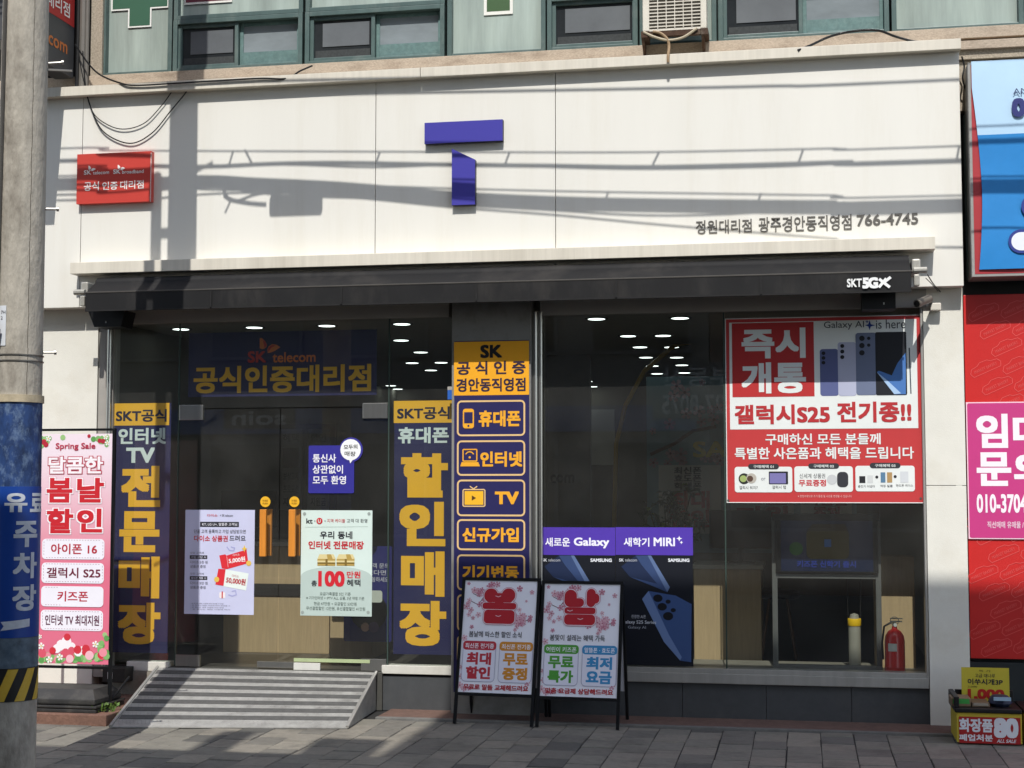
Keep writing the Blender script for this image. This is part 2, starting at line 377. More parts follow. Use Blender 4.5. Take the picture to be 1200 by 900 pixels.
# header over the glazing
zh0, zh1 = at(300, 377, 0).z, at(300, 365, 0).z + .2
m_ = MB(); m_.box(at(113, 400, 0).x, at(528, 400, 0).x, -.05, .08, zh0, zh1, bev=.004); m_.build('header', GREYMET, bld)
m_ = MB(); m_.box(at(634, 400, 0).x, at(1086, 400, 0).x, -.05, .08, at(850, 366, 0).z, zh1, bev=.004); m_.build('header', GREYMET, bld)
# plinths
zs_r = at(900, 801, -.03).z
xr0, xr1 = at(625, 800, 0).x, at(1087, 800, 0).x
for a, b in ((xr0, at(800, 820).x - .002), (at(800, 820).x + .002, at(898, 820).x - .002), (at(898, 820).x + .002, at(998, 820).x - .002), (at(998, 820).x + .002, xp0 + .01)):
    m_ = MB(); m_.box(a, b, -.005, .2, 0, zs_r - .012); m_.build('plinth', PLINTH, bld)
m_ = MB(); m_.box(at(443, 800).x, at(531, 800).x, .0, .2, 0, at(490, 791).z - .01); m_.build('plinth', PLINTH, bld)
m_ = MB(); m_.box(at(128, 800, -.05).x, at(197, 800, -.05).x, -.05, .2, 0, at(165, 787, -.05).z); m_.build('plinth', M('stone_base', '#918b7f', .8, var=.15, scale=30, dirt=('#4a453d', .6)), bld)
# sills
m_ = MB(); m_.box(xr0, xp0 - .004, -.035, .1, zs_r - .01, at(900, 791, -.035).z, bev=.004); m_.box(xr0, xp0 - .004, -.02, .1, at(900, 791, -.035).z, at(900, 785, -.02).z, bev=.003); m_.build('window_sill', ALU, bld)
WHS = M('white_sill', '#cfccc2', .5, var=.1, dirt=('#7d766a', .5))
m_ = MB(); m_.box(at(448, 785).x, at(531, 785).x, -.02, .1, at(490, 790).z, at(490, 780).z, bev=.004); m_.build('window_sill', WHS, bld)
m_ = MB(); m_.box(at(150, 785).x, at(199, 785).x, -.03, .1, at(165, 786.5, -.05).z, at(170, 775).z, bev=.004); m_.build('window_sill', WHS, bld)
zsl = at(320, 784, 0).z
m_ = MB(); m_.box(at(198, 785).x, at(449, 785).x, -.03, .12, 0, zsl, bev=.004); m_.build('door_threshold', M('threshold', '#55544f', .6, metal=.3), bld)
# pillar with its banner comes later
xq0, xq1 = at(529, 600, -.135).x, at(622, 600, -.135).x
m_ = MB(); m_.box(xq0, xq1, -.135, .25, 0, zh1 - .02, bev=.003); m_.build('pillar', M('pillar_cladding', '#8b8984', .5, var=.08, scale=4, dirt=('#5d564c', .6), dscale=5), bld)
# silver vertical tubes and jambs
zt = at(630, 366, -.03).z
for pxx, r in ((626.5, .022), (633, .016)):
    c = at(pxx + .8, 600, -.05); m_ = MB(); m_.tube([(c.x, -.05, zs_r), (c.x, -.05, zt)], r, 14); m_.build('frame_tube', STEEL, bld, True)
c = at(126, 600, -.03); m_ = MB(); m_.tube([(c.x, -.045, .25), (c.x, -.045, zh0)], .02, 14); m_.build('frame_tube', STEEL, bld, True)
m_ = MB(); m_.box(at(114, 600).x, at(131, 600).x, -.02, .1, .2, zh0); m_.build('frame_jamb', GREYMET, bld)
m_ = MB(); m_.box(at(1082, 600).x, xp0 - .002, -.03, .1, zs_r, zt, bev=.006); m_.build('frame_jamb', ALU, bld)
# glazing
def pane(px0, px1, z0, z1, name='shop_window', Y=0.):
    m_ = MB(); a, b = at(px0, 600, Y).x, at(px1, 600, Y).x
    m_.add([(a, Y, z0), (b, Y, z0), (b, Y, z1), (a, Y, z1)], [(0, 1, 2, 3)]); return m_.build(name, GLASS, bld)
zr0, zr1 = at(900, 786, 0).z, at(900, 364, 0).z + .02
pane(634, 849.5, zr0, zr1); pane(850.5, 1083, zr0, zr1)
zl0 = zsl + .01
pane(131, 207.5, at(170, 776, 0).z, zh0 + .01); pane(455.5, 529, at(490, 781, 0).z, zh0 + .01)
ztr = at(330, 478, 0).z
pane(208, 455, ztr + .004, zh0 + .01, 'transom_window')
SEAL = M('glass_edge', '#3c4a44', .3, var=.1)
for pxx in (850, 207.8, 455.2):
    c = at(pxx, 600, 0); m_ = MB(); m_.box(c.x - .005, c.x + .005, -.006, .012, zr0 if pxx > 800 else zl0, zr1 - .02 if pxx > 800 else zh0); m_.build('glass_joint', SEAL, bld)
for a, b, hp, nm in ((209, 327, 309, 0), (328, 454, 343, 1)):
    d = pane(a, b, zl0 + .012, ztr - .004, 'glass_door', .002)
    xa, xb = at(a, 600).x, at(b, 600).x
    c = at(hp, 625, -.05)
    h0, h1 = at(hp, 652, -.05).z, at(hp, 597, -.05).z
    m_ = MB(); m_.box(c.x - .026, c.x + .026, -.075, -.045, h0, h1, bev=.004)
    for z in (h0 + .06, h1 - .06): m_.tube([(c.x, -.05, z), (c.x, .004, z)], .009, 8, STEEL)
    m_.build('handle', ORWOOD, d)
    m_ = MB(); m_.box(c.x - .026, c.x + .026, .05, .075, h0, h1, bev=.004); m_.build('handle', ORWOOD, d)
    m_ = MB(); xx = (xa, xa + .2) if nm == 0 else (xb - .2, xb)
    m_.box(*xx, -.014, .018, ztr - .09, ztr + .03, bev=.003); m_.build('patch_fitting', STEEL, d)
    m_ = MB(); m_.box(*xx, -.012, .016, zl0 - .005, zl0 + .085, bev=.003); m_.build('patch_fitting', STEEL, d)
    q = c.x + (.02 if nm == 0 else .03)
    s = Sign(d, FP(-.002)); s.disc('sticker', P('#e9b32c'), hp + 2, 588, 6, 1); s.text('미세요', (hp - 1, 585.5, hp + 5, 588), P('#8a5a12'), .02, 2, 'sticker'); s.text('PUSH', (hp - 1, 589, hp + 5, 591), P('#8a5a12'), .02, 2, 'sticker'); s.done()
m_ = MB(); m_.box(at(302, 780).x, at(345, 780).x, -.02, -.004, at(320, 782, 0).z, at(320, 775, 0).z, bev=.003); m_.build('floor_lock', STEEL, bld)
m_ = MB(); m_.box(at(345, 780).x, at(434, 780).x, -.016, -.004, at(390, 776, 0).z, at(390, 772, 0).z); m_.build('threshold_strip', M('pale_strip', '#aebb8e', .5), bld)
m_ = MB(); m_.box(at(345, 780).x, at(376, 780).x, -.02, -.004, at(360, 785, 0).z, at(360, 776.5, 0).z, bev=.002); m_.build('label_plate', M('plate', '#d5d3cb', .5), bld)

# ---- upper storey: granite sill, green windows
YU = .06
zwb = at(280, 83, YU).z
zg1, zg0 = at(280, 84, -.02).z, at(280, 91, -.02).z; zk1, zk0 = at(280, 93.5, -.06).z, zt1 - .03
m_ = MB(); m_.box(BX0, 6.0, -.02, .3, zg0, max(zg1, zwb + .004), bev=.004); m_.build('granite_sill', GRANITEB, bld)
m_ = MB(); m_.box(BX0, 6.0, .03, .3, zk0, zg0 + .01); m_.build('sill_groove', M('groove_brown', '#4d4036', .9, var=.3), bld)  # groove face in a darker brown than the granite
m_ = MB(); m_.box(BX0, 6.0, -.06, .3, zk0, zk1, bev=.004); m_.build('granite_ledge', GRANITEB, bld)
m_ = MB(); m_.box(BX1 + .005, 6.0, -.03, .3, at(1160, 68, -.03).z, zt1 + .015, bev=.003); m_.build('granite_band', GRANITE, bld)
m_ = MB(); m_.box(BX1 + .005, 6.0, .0, .3, at(1130, 130, .0).z, at(1160, 69, -.03).z, bev=.003); m_.build('granite_band', GRANITE, bld)
m_ = MB(); m_.box(at(107, 50, .02).x, at(121, 50, .02).x, .0, .3, zwb, 7.4, bev=.004); m_.build('granite_pilaster', GRANITE, bld)
m_ = MB(); m_.box(BX0, 6.2, YU + .12, .4, zwb, 7.4); m_.build('upper_wall', M('upper_back', '#3a4643', .8), bld)
m_ = MB(); m_.box(BX0, 6.2, .0, 9.9, 7.4, 7.6); m_.build('roof', M('roof_slab', '#777777', .9), bld)
ux = lambda px: at(px, 45, YU).x
def frame(par, x0, x1, z0, z1, wd, y0, y1, mat, name='frame'):
    m_ = MB()
    m_.box(x0, x0 + wd, y0, y1, z0, z1, bev=.004); m_.box(x1 - wd, x1, y0, y1, z0, z1, bev=.004)
    m_.box(x0 + wd, x1 - wd, y0 + .002, y1, z0, z0 + wd, bev=.004); m_.box(x0 + wd, x1 - wd, y0 + .002, y1, z1 - wd, z1, bev=.004)
    return m_.build(name, mat, par)
def fixed(px0, px1, z0, z1, wd=.036):
    x0, x1 = ux(px0), ux(px1)
    f = frame(bld, x0, x1, z0, z1, wd, YU - .03, YU + .08, GREEN, 'upper_window')
    m_ = MB(); m_.box(x0 + wd - .005, x1 - wd + .005, YU + .03, YU + .04, z0 + wd - .005, z1 - wd + .005); m_.build('pane', FILM, f)
    m_ = MB(); ii = MB()
    return f
def slider(px0, px1, z0, z1, two=True):
    x0, x1 = ux(px0), ux(px1); wd = .036
    f = frame(bld, x0, x1, z0, z1, wd, YU - .04, YU + .09, GREEN, 'upper_window')
    xm = x0 + (x1 - x0) * (.5 if two else .98)
    sh = frame(f, x0 + wd, xm, z0 + wd, z1 - wd, .03, YU - .015, YU + .02, GREEN, 'sash')
    m_ = MB(); m_.box(x0 + wd + .03, xm - .03, YU + .008, YU + .014, z0 + wd + .03, z1 - wd - .03); m_.build('pane', DARKPANE, sh)
    m_ = MB(); m_.box(x0 + wd + .042, xm - .042, YU - .0, YU + .006, z0 + wd + .032, z0 + wd + .09); m_.build('screen_strip', MESHNET, sh)
    m_ = MB(); hh = (z1 - z0 - 2 * wd)
    m_.box(x0 + wd + .10, xm - .05, YU + .002, YU + .0065, z0 + wd + .12, z0 + wd + .12 + hh * .52); m_.build('blind', M('grey_blind', '#5d6164', .6, var=.25, scale=2), sh)
    if two:
        sh = frame(f, xm, x1 - wd, z0 + wd, z1 - wd, .03, YU + .025, YU + .06, GREEND, 'sash')
        m_ = MB(); m_.box(xm + .02, x1 - wd - .02, YU + .035, YU + .045, z0 + wd + .02, z1 - wd - .02); m_.build('pane', PALEPANE, sh)
        m_ = MB(); m_.box(xm + .03, x1 - wd - .03, YU + .027, YU + .034, z0 + wd + .03, z0 + wd + .12); m_.build('lower_film', GREEND, sh)
    return f
z_tr = at(280, 21, YU).z
ztop = 7.35
fixed(121, 203, zwb, ztop)
for a, b, two in ((205, 356, True), (359, 522, True), (642, 748, False), (842, 1042, True)):
    slider(a, b, zwb, z_tr, two); fixed(a, b, z_tr + .003, ztop)
fixed(525, 640, zwb, ztop)
fixed(750, 840, zwb, ztop)
fixed(1045, 1200, zwb, ztop); fixed(1203, 1330, zwb, ztop)
# pipes and dark recess at the far left
m_ = MB()
for pxx, r, mt in ((99, .03, M('pipe_grey', '#6d6963', .5)), (103.5, .018, M('pipe_grey', '#6d6963', .5)), (93, .02, BLACK)):
    x_ = at(pxx, 40, -.02).x; m_.tube([(x_, -.04, zt1 + .05), (x_, -.04, 7.3)], r, 8, mt)
m_.build('drain_pipe', None, bld, True)
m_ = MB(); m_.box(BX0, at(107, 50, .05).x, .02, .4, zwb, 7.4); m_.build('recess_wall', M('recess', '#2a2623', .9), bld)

# ================================================================ shop interior
FZ, CZ = zsl - .005, at(720, 371, .6).z
DEP = 9.0; IX0, IX1 = at(113, 600).x + .03, xp0 + .12
def struct(name, mbx, mat): return tag(mbx.build(name, mat), kind='structure')
struct('shop_floor', MB().box(IX0, IX1, .1, DEP, FZ - .1, FZ), M('floor_tile', '#4a4743', .35, var=.12, scale=3))
struct('shop_ceiling', MB().box(IX0, IX1, .1, DEP, CZ, CZ + .1), M('ceiling_paint', '#b3b0a8', .8, var=.05))
struct('interior_wall', MB().box(IX0 - .1, IX1 + .1, DEP, DEP + .1, 0, CZ), M('inner_wall', '#7a766d', .8, var=.06))
struct('interior_wall', MB().box(IX0 - .12, IX0, .1, DEP, 0, CZ), M('inner_side', '#77746c', .8, var=.06))
struct('interior_wall', MB().box(IX1, IX1 + .12, .3, DEP, 0, CZ), M('inner_side_r', '#b5b1a8', .8, var=.04))
struct('shop_floor', MB().box(at(635, 780).x, IX1, .1, .85, FZ, at(900, 787, .1).z - .005), M('display_deck', '#7e7a70', .5, var=.12, scale=5))
DK = at(900, 787, .1).z - .005
# ceiling lamps
LAMP = M('lamp_diffuser', '#eaf6f2', .5, var=.01, emit=2.6); LRIM = M('lamp_rim', '#33322f', .5)
spots = [(699, 374, .055), (797, 373, .07), (736, 394, 0), (777, 393.5, 0), (750, 407, 0), (787, 407, 0), (757, 419, 0), (793, 419, 0), (764.5, 429, 0), (799, 428, 0), (770, 438, 0), (802, 437, 0), (776, 446.5, 0), (807, 446, 0),
         (654, 420, 0), (666, 430, 0), (650, 440, 0), (678, 439, 0), (658, 448, 0), (688, 447, 0), (669, 456, 0), (698, 455, 0),
         (212, 386, .06), (298, 384, .06), (383, 382, .06), (471, 380, .06), (470, 399, 0), (493, 413, 0), (483, 425.5, 0), (517, 425, 0), (505, 434, 0), (458, 452, 0), (478, 459, 0), (495, 467, 0)]
lamp0 = None
for i, (px, py, big) in enumerate(spots):
    r_ = ray(px, py); t = (CZ - .004 - CAM.z) / r_.z; p = CAM + r_ * t
    if p.y > DEP - .1 or p.y < .15: p.y = min(max(p.y, .2), DEP - .2)
    kx = p.y / 1.0
    if lamp0 is None:
        lamp0 = thing('ceiling_light', (0, 0, 0), 'x', 'ceiling light', 'round downlights in the dark shop ceiling')
        MB().lathe((0, 0, 0), [(.08, .0), (.092, -.004), (.097, .003)], 20).build('rim', LRIM, lamp0)
        MB().lathe((0, 0, 0), [(.068, -.006), (.07, -.0045)], 20).build('diffuser', LAMP, lamp0)
        o = lamp0
    else:
        o = lamp0.copy(); COL.objects.link(o)
        for ch in lamp0.children:
            c2 = ch.copy(); c2.parent = o; COL.objects.link(c2)
    o.location = (p.x, p.y, CZ)
    side = 'behind the entrance glass' if px < 530 else 'behind the right window'
    o['label'] = 'round white downlight glowing in the dark shop ceiling ' + side
def thing_box(name, label, cat, x0, x1, y0, y1, z0, z1, mat, parts, top=None):
    r = thing(name, ((x0 + x1) / 2, (y0 + y1) / 2, z0), label, cat)
    MB().box(x0, x1, y0, y1, z0, z1, bev=.006).build(parts, mat, r)
    if top: MB().box(x0 - .02, x1 + .02, y0 - .02, y1 + .02, z1 + .001, z1 + .035, bev=.006).build('counter_top', top, r)
    return r
def ibox(px0, px1, Y, dep): return at(px0, 700, Y).x, at(px1, 700, Y).x, Y, Y + dep
WHT = M('counter_white', '#b8b2a6', .4)
r = thing_box('reception_counter', 'long pale wooden counter inside behind the glass doors', 'counter', *ibox(262, 386, 1.12, .6), FZ, at(320, 640, 1.12).z, WOOD, 'body', WHT)
x0, x1, y0, y1 = ibox(262, 386, 1.12, .6); MB().box(x0 + .02, x1 - .02, y0 - .012, y0 - .001, at(320, 698, 1.12).z, at(320, 684, 1.12).z).build('front_strip', M('dark_strip', '#25211d', .6), r)  # dark band laid across the counter front
thing_box('low_cabinet', 'small pale wooden cabinet inside beside the right door leaf', 'cabinet', *ibox(387, 436, .85, .5), FZ, at(410, 655, .85).z, WOOD, 'body', WHT)
thing_box('display_counter', 'sunlit pale wood counter standing behind the right window', 'counter', *ibox(813, 892, 1.25, .7), FZ, at(850, 667, 1.25).z, WOOD, 'body', WHT)
thing_box('wood_cabinet', 'pale wooden panel cabinet against right interior wall behind fire extinguisher', 'cabinet', *ibox(1026, 1072, .56, .35), FZ, at(1050, 652, .56).z, WOOD, 'body')
# standing display board at the back, four columns of cards
bx0, bx1, by, _ = ibox(258, 392, 4.2, .05)
r = thing('display_board', ((bx0 + bx1) / 2, by, FZ), 'dim grey display board with four columns of cards at the back of the shop', 'display board')
MB().box(bx0, bx1, by, by + .05, FZ, at(320, 497, 4.2).z).build('panel', M('board_grey', '#4a4845', .7), r)
s = Sign(r, FP(by - .002))
for k in range(4):
    xa = 264 + k * 32
    s.rect('card', P('#8f8c86'), (xa, 503, xa + 26, 598), 1)
    s.rect('card', P('#1c1c1f' if k < 2 else '#3c1f17'), (xa + 3, 525, xa + 23, 548), 2)
    s.text(['새 폰', 'Gift', '혜택', '할인'][k], (xa + 4, 508, xa + 22, 518), P('#222222'), .02, 2, 'card')
    for j, tx in enumerate(('보상교체', '프로모션', '지원금')): s.text(tx, (xa + 4, 553 + j * 15, xa + 22, 563 + j * 15), P('#222222'), .03, 2, 'card')
s.done()
# navy free-standing board behind the right door
s = label_sign('standing_board', FP(.6), (403, 640, 459, 752), .03, P('#23246a'), 'navy display board on the shop floor behind the right door leaf', 'board', r=.02)
s.disc('picture', P('#0d0d14'), 432, 716, 22, 1)
s.rect('picture', P('#c9cfc6'), (433, 692, 448, 706), 1, .02); s.disc('picture', P('#caa08c'), 428, 735, 5, 2); s.disc('picture', P('#5d4a76'), 438, 735, 6, 2)
for j, tx in enumerate(('고객 문의', '있다면?', '말씀하세요')): s.text(tx, (430, 660 + j * 8, 456, 666 + j * 8), P('#c8c8d8'), .01, 2)
s.done()
# television on a stand
TY = .36
tr0 = at(905, 700, TY).x; tr1 = at(1033, 700, TY).x
tv = thing('television_stand', ((tr0 + tr1) / 2, TY, DK), 'black television on a white metal stand inside the right window', 'television')
m_ = MB()
for x_ in (tr0, tr1 - .04): m_.box(x_, x_ + .04, TY, TY + .04, DK, at(970, 606, TY).z, bev=.004)
m_.box(tr0 + .04, tr1 - .04, TY + .002, TY + .038, at(970, 678, TY).z, at(970, 673, TY).z); m_.box(tr0, tr1, TY - .02, TY + .06, DK, DK + .03, bev=.004)
m_.build('stand', M('stand_white', '#6d6d6b', .4, metal=.2), tv)
m_ = MB(); m_.box(at(909, 640, TY).x, at(1029, 640, TY).x, TY - .025, TY - .002, at(970, 671.5, TY).z, at(970, 603, TY).z, bev=.006); m_.build('screen_housing', BLACK, tv)
s = Sign(tv, FP(TY - .026)); dm = lambda n, c: M('screen_' + n, c, .25, var=.1, scale=4, emit=.10)
s.rect('screen', dm('blue', '#18213a'), (915, 610, 1023, 669.5), 1); s.rect('screen', dm('yellow', '#3a3418'), (945, 620, 995, 655), 2, .04)
s.poly('screen', dm('roof', '#2c2416'), [(946, 622), (952, 614), (990, 614), (994, 622)], 3)
s.disc('screen', dm('green', '#1d4a1f'), 933, 643, 8, 2); s.rect('screen', dm('window', '#2b4c7a'), (966, 632, 974, 641), 3); s.text('키즈폰 신학기 출시', (934, 657, 1003, 665), dm('word', '#26347a'), .04, 3, 'screen')
s.done()
MB().box(at(905, 605, TY).x, at(1031, 605, TY).x, TY - .035, TY + .06, at(970, 610, TY).z, at(970, 602, TY).z, bev=.005).build('top_cover', BLACK, tv)
# steel tube with a yellow band
c = at(1002, 780, .48); r = thing('floor_bollard', (c.x, .48, DK), 'grey tube with a yellow band standing beneath the television', 'bollard')
zt_ = at(1002, 720, .48).z
MB().lathe((c.x, .48, DK), [(.045, 0), (.045, zt_ - DK - .06), (.03, zt_ - DK), (.001, zt_ - DK + .01)], 20).build('tube', M('tube_grey', '#8b887c', .5, var=.1), r, True)
MB().lathe((c.x, .48, zt_ - .085), [(.048, 0), (.05, .005), (.05, .05), (.048, .055)], 20).build('band', M('band_yellow', '#e0b413', .5), r, True)
m_ = MB(); m_.tube([(c.x - .05, .5, at(1000, 678, .5).z), (c.x - .045, .5, zt_ - .05)], .004, 6); m_.tube([(c.x + .05, .5, at(1000, 678, .5).z), (c.x + .045, .5, zt_ - .05)], .004, 6); m_.build('cable', BLACK, r)
# fire extinguisher
c = at(1049, 785, .28); ex = thing('fire_extinguisher', (c.x, .28, DK), 'red fire extinguisher standing in the corner of right window', 'fire extinguisher')
H = at(1049, 737, .28).z - DK
RED = M('extinguisher_red', '#cc2a26', .3, var=.06, coat=.4)
MB().lathe((c.x, .28, DK), [(.06, 0), (.073, .006), (.073, H * .12), (.0745, H * .13), (.073, H * .14), (.073, H * .72), (.066, H * .85), (.045, H * .95), (.02, H), (.018, H + .02)], 28).build('cylinder', RED, ex, True)
m_ = MB(); m_.tube([(c.x, .28, DK + H + .015), (c.x, .28, DK + H + .05)], .014, 10); m_.box(c.x - .03, c.x + .055, .27, .29, DK + H + .05, DK + H + .06); m_.box(c.x - .03, c.x + .06, .272, .288, DK + H + .072, DK + H + .08)
m_.build('valve', M('valve_metal', '#8c8a84', .35, metal=.8), ex)
m_ = MB(); m_.tube([(c.x + .03 * math.cos(k / 12 * 6.283), .26, DK + H + .06 + .03 * math.sin(k / 12 * 6.283)) for k in range(13)], .003, 6); m_.build('pull_ring', STEEL, ex)
m_ = MB(); m_.tube([(c.x - .02, .27, DK + H + .05), (c.x - .075, .25, DK + H + .02), (c.x - .09, .25, DK + H * .7), (c.x - .085, .25, DK + H * .3)], .008, 8); m_.build('hose', BLACK, ex, True)
MB().tube([(c.x + .005, .255, DK + H + .03), (c.x + .005, .268, DK + H + .03)], .013, 12).build('gauge', P('#d9d9d4'), ex)
lab = []
for z in (H * .5, H * .68):
    lab.append([(c.x + .0738 * math.sin(t), .28 - .0738 * math.cos(t), DK + z) for t in [-.75 + .15 * k for k in range(7)]])
MB().add(lab[0] + lab[1], [(k, k + 1, k + 8, k + 7) for k in range(6)]).build('paper_label', P('#d6d6cf'), ex)
# potted plant behind the right posters
c = at(785, 640, 1.9); pl = thing('potted_plant', (c.x, 1.9, FZ), 'dark green leafy plant inside behind the purple window poster', 'plant')
MB().lathe((c.x, 1.9, FZ), [(.13, 0), (.17, .35), (.18, .36), (.16, .34)], 20).build('pot', M('pot_grey', '#4b4a48', .6), pl, True)
m_ = MB(); lf = MB(); LM = M('leaf_green', '#2f4a22', .45, var=.35, scale=30); LM2 = M('leaf_young', '#7e9a3c', .45, var=.3, scale=30)
for k in range(16):
    a = random.random() * 6.28; hz = at(790, random.uniform(575, 640), 1.9).z; rr = random.uniform(.05, .27)
    tip = Vector((c.x + rr * math.cos(a), 1.9 + rr * .6 * math.sin(a), hz))
    m_.tube([(c.x, 1.9, FZ + .33), (c.x + rr * .4 * math.cos(a), 1.9 + rr * .3 * math.sin(a), FZ + (hz - FZ) * .7), tip], .006, 5)
    for j in range(9):
        d = Vector((random.gauss(0, 1), random.gauss(0, 1) - .4, random.gauss(-.1, .6))).normalized(); L = random.uniform(.06, .13)
        q = tip + Vector((random.gauss(0, .03), random.gauss(0, .03), random.gauss(0, .03))); sd_ = d.cross(Vector((0, 0, 1))).normalized() * L * .3; up_ = Vector((0, 0, .015))
        lf.add([q, q + d * L * .4 + sd_ + up_, q + d * L - up_ * 1.5, q + d * L * .4 - sd_ + up_, q + d * L * .45 - up_ * .2], [(0, 1, 4), (1, 2, 4), (2, 3, 4), (3, 0, 4)], LM2 if random.random() < .08 else LM)
m_.build('stem', M('stem_brown', '#3f3a26', .7), pl); lf.build('foliage', None, pl)
def curve_(pts, Y): return [at(a, b, Y) for a, b in pts]
# things standing about in the shop
def stool(px, Y, label):
    c = at(px, 700, Y); r = thing('stool', (c.x, Y, FZ), label, 'stool'); MB().lathe((c.x, Y, FZ + .5), [(.16, 0), (.18, .02), (.18, .05), (.15, .07)], 20).build('seat', M('seat_black', '#1d1b1a', .5), r, True)
    for k in range(4):
        a = .785 + k * 1.571; MB().tube([(c.x + .1 * math.cos(a), Y + .1 * math.sin(a), FZ + .5), (c.x + .2 * math.cos(a), Y + .2 * math.sin(a), FZ)], .011, 6).build('leg', M('leg_wood', '#6d5137', .5), r)
stool(912, 1.5, 'dark round stool with splayed wooden legs beside the sunlit counter'); stool(700, 2.6, 'dark round stool with splayed wooden legs deep behind the purple posters')
def monitor(px, Y, zb, label):
    c = at(px, 650, Y); r = thing('monitor', (c.x, Y, zb), label, 'monitor'); MB().box(c.x - .12, c.x + .12, Y - .06, Y + .06, zb, zb + .012, bev=.004).build('foot', BLACK, r)
    m_ = MB(); m_.box(c.x - .02, c.x + .02, Y, Y + .02, zb + .012, zb + .2); m_.build('neck', BLACK, r); MB().box(c.x - .26, c.x + .26, Y - .02, Y + .0, zb + .12, zb + .44, bev=.006).build('screen', M('monitor_back', '#2a2a2b', .35), r)
monitor(292, 1.4, at(320, 640, 1.12).z + .036, 'dark computer monitor on the long wooden counter behind left poster'); monitor(868, 1.6, at(850, 667, 1.25).z + .036, 'dark computer monitor on the sunlit counter under the red poster')
c0_, c1_ = at(641, 520, 4.).x, at(692, 520, 4.).x
r = thing('wall_panel', ((c0_ + c1_) / 2, 4, FZ), 'dim grey upright panel with small dark writing deep behind the silver frame', 'panel')
MB().box(c0_, c1_, 4.0, 4.08, FZ, at(665, 412, 4.).z, bev=.005).build('board', M('panel_grey', '#85827b', .6, var=.1), r)
s = Sign(r, FP(3.998)); s.text('com', (645, 556, 673, 566), P('#1d1c1a'), .02, 1); s.done()
ar = thing('yellow_arc', (at(760, 500, 3.).x, 3, FZ), 'thin dull yellow arch curving upward deep inside behind the right window', 'arc')
MB().tube(curve_([(720, 660), (720, 600), (722, 520), (733, 475), (755, 435), (790, 405), (840, 394), (880, 396)], 3.), .022, 8).build('tube', M('arc_yellow', '#c9a23a', .5), ar, True)  # bare yellow tube bent along a rising arc
r = thing('wall_poster', (at(690, 500, 8.9).x, 8.98, FZ + 1), 'dim framed poster on the back wall of the shop', 'poster')
MB().box(at(665, 500, 8.95).x, at(720, 500, 8.95).x, 8.96, 8.99, at(690, 545, 8.95).z, at(690, 480, 8.95).z).build('panel', P('#c9c7bf'), r)
# spring banner hung deep in the shop
s = label_sign('spring_banner', FP(2.3), (758, 440, 1003, 648), .004, P('#7d9ca6'), 'dim blue blossom banner hung inside, advertising phones in red and black letters', 'banner')
for k in range(26): s.flower('blossom', P(random.choice(('#b794a0', '#c9a9b2', '#a58592'))), random.uniform(764, 850), random.choice((random.uniform(445, 515), random.uniform(530, 545))), random.uniform(4, 8), 1 + k * .02, P('#7a4a55'))
s.stroke('blossom', P('#5c3b2c'), [(763, 532), (790, 520), (812, 505), (838, 500)], .03, .8)
s.text('SALE', (812, 517, 886, 536), P('#d9c640'), .03, 3)
for xa, xb in ((772, 845), (856, 930), (938, 998)): s.rect('text_box', P('#d9d6ce'), (xa, 545, xb, 625), 2)
s.text('최신폰\n효도폰\n학생폰', (790, 547, 822, 574), P('#1a1a1a'), .03, 3)
s.text('최대\n할인', (784, 575, 832, 618), P('#b5282c'), .04, 3); s.text('요금\n지원', (862, 568, 926, 618), P('#b5282c'), .04, 3); s.text('사은품\n증정', (944, 568, 994, 618), P('#b5282c'), .04, 3)
s.done()

# ================================================================ black awning
YA = -.47
ax0, ax1 = at(100, 366, YA).x, at(1068, 341, YA).x
za0, za1 = at(600, 353.5, YA).z, at(600, 330, YA).z
zb1 = at(600, 318, YA + .16).z
aw = thing('shop_awning', ((ax0 + ax1) / 2, -.2, za0), 'rolled up black fabric awning running the whole width under the white fascia', 'awning')
def wavy(y0, z0, y1, z1, n=160, amp=.004, ph=0):
    """fabric strip with slight vertical folds"""
    vs = []
    for i in range(n + 1):
        x = ax0 + (ax1 - ax0) * i / n; d = amp * (math.sin(i * .55 + ph) + .7 * math.sin(i * 1.37 + 1 + ph) + .4 * math.sin(i * 2.9))
        vs += [(x, y0, z0 + .3 * d), (x, (y0 + y1) / 2 + d * .5, (z0 + z1) / 2), (x, y1 + d * .4, z1)]
    return vs, [(3 * i + k, 3 * i + 3 + k, 3 * i + 4 + k, 3 * i + 1 + k) for i in range(n) for k in (0, 1)]
vs, fs = wavy(YA + .16, zb1, YA, za1, amp=.002); MB().add(vs, fs).build('canopy', BLACKFAB, aw, True)
vs, fs = wavy(YA - .003, za1 - .004, YA - .003, za0, amp=.004); vv = MB().add(vs, fs); val = vv.build('valance', BLACKFAB, aw, True)
MB().tube([(ax0 - .01, YA, za1), (ax1 + .01, YA, za1)], .007, 6).build('front_bar', M('bar_dark', '#55524e', .4, metal=.4), aw)
MB().tube([(ax0, YA + .21, zb1 - .01), (ax1, YA + .21, zb1 - .01)], .055, 14).build('roller', BLACKFAB, aw, True)
MB().box(ax0 + .02, ax1 - .02, YF - .03, YF - .002, za0 + .05, zb1 + .03).build('back_rail', BLACK, aw)
for k in (1, 2, 3, 4, 5):
    x_ = ax0 + (ax1 - ax0) * k / 6; MB().box(x_ - .006, x_ + .006, YA - .0125, YA - .007, za0 + .002, za1 - .008).build('seam', M('seam_fabric', '#1c1b1b', .8, var=.3), val)
MB().box(ax0 + .01, ax1 - .01, YA - .0125, YA - .007, za0 + .001, za0 + .012).build('hem', M('seam_fabric', '#1c1b1b', .8), val)
s = Sign(val, FP(YA - .014)); wh = P('#e8e8e6')
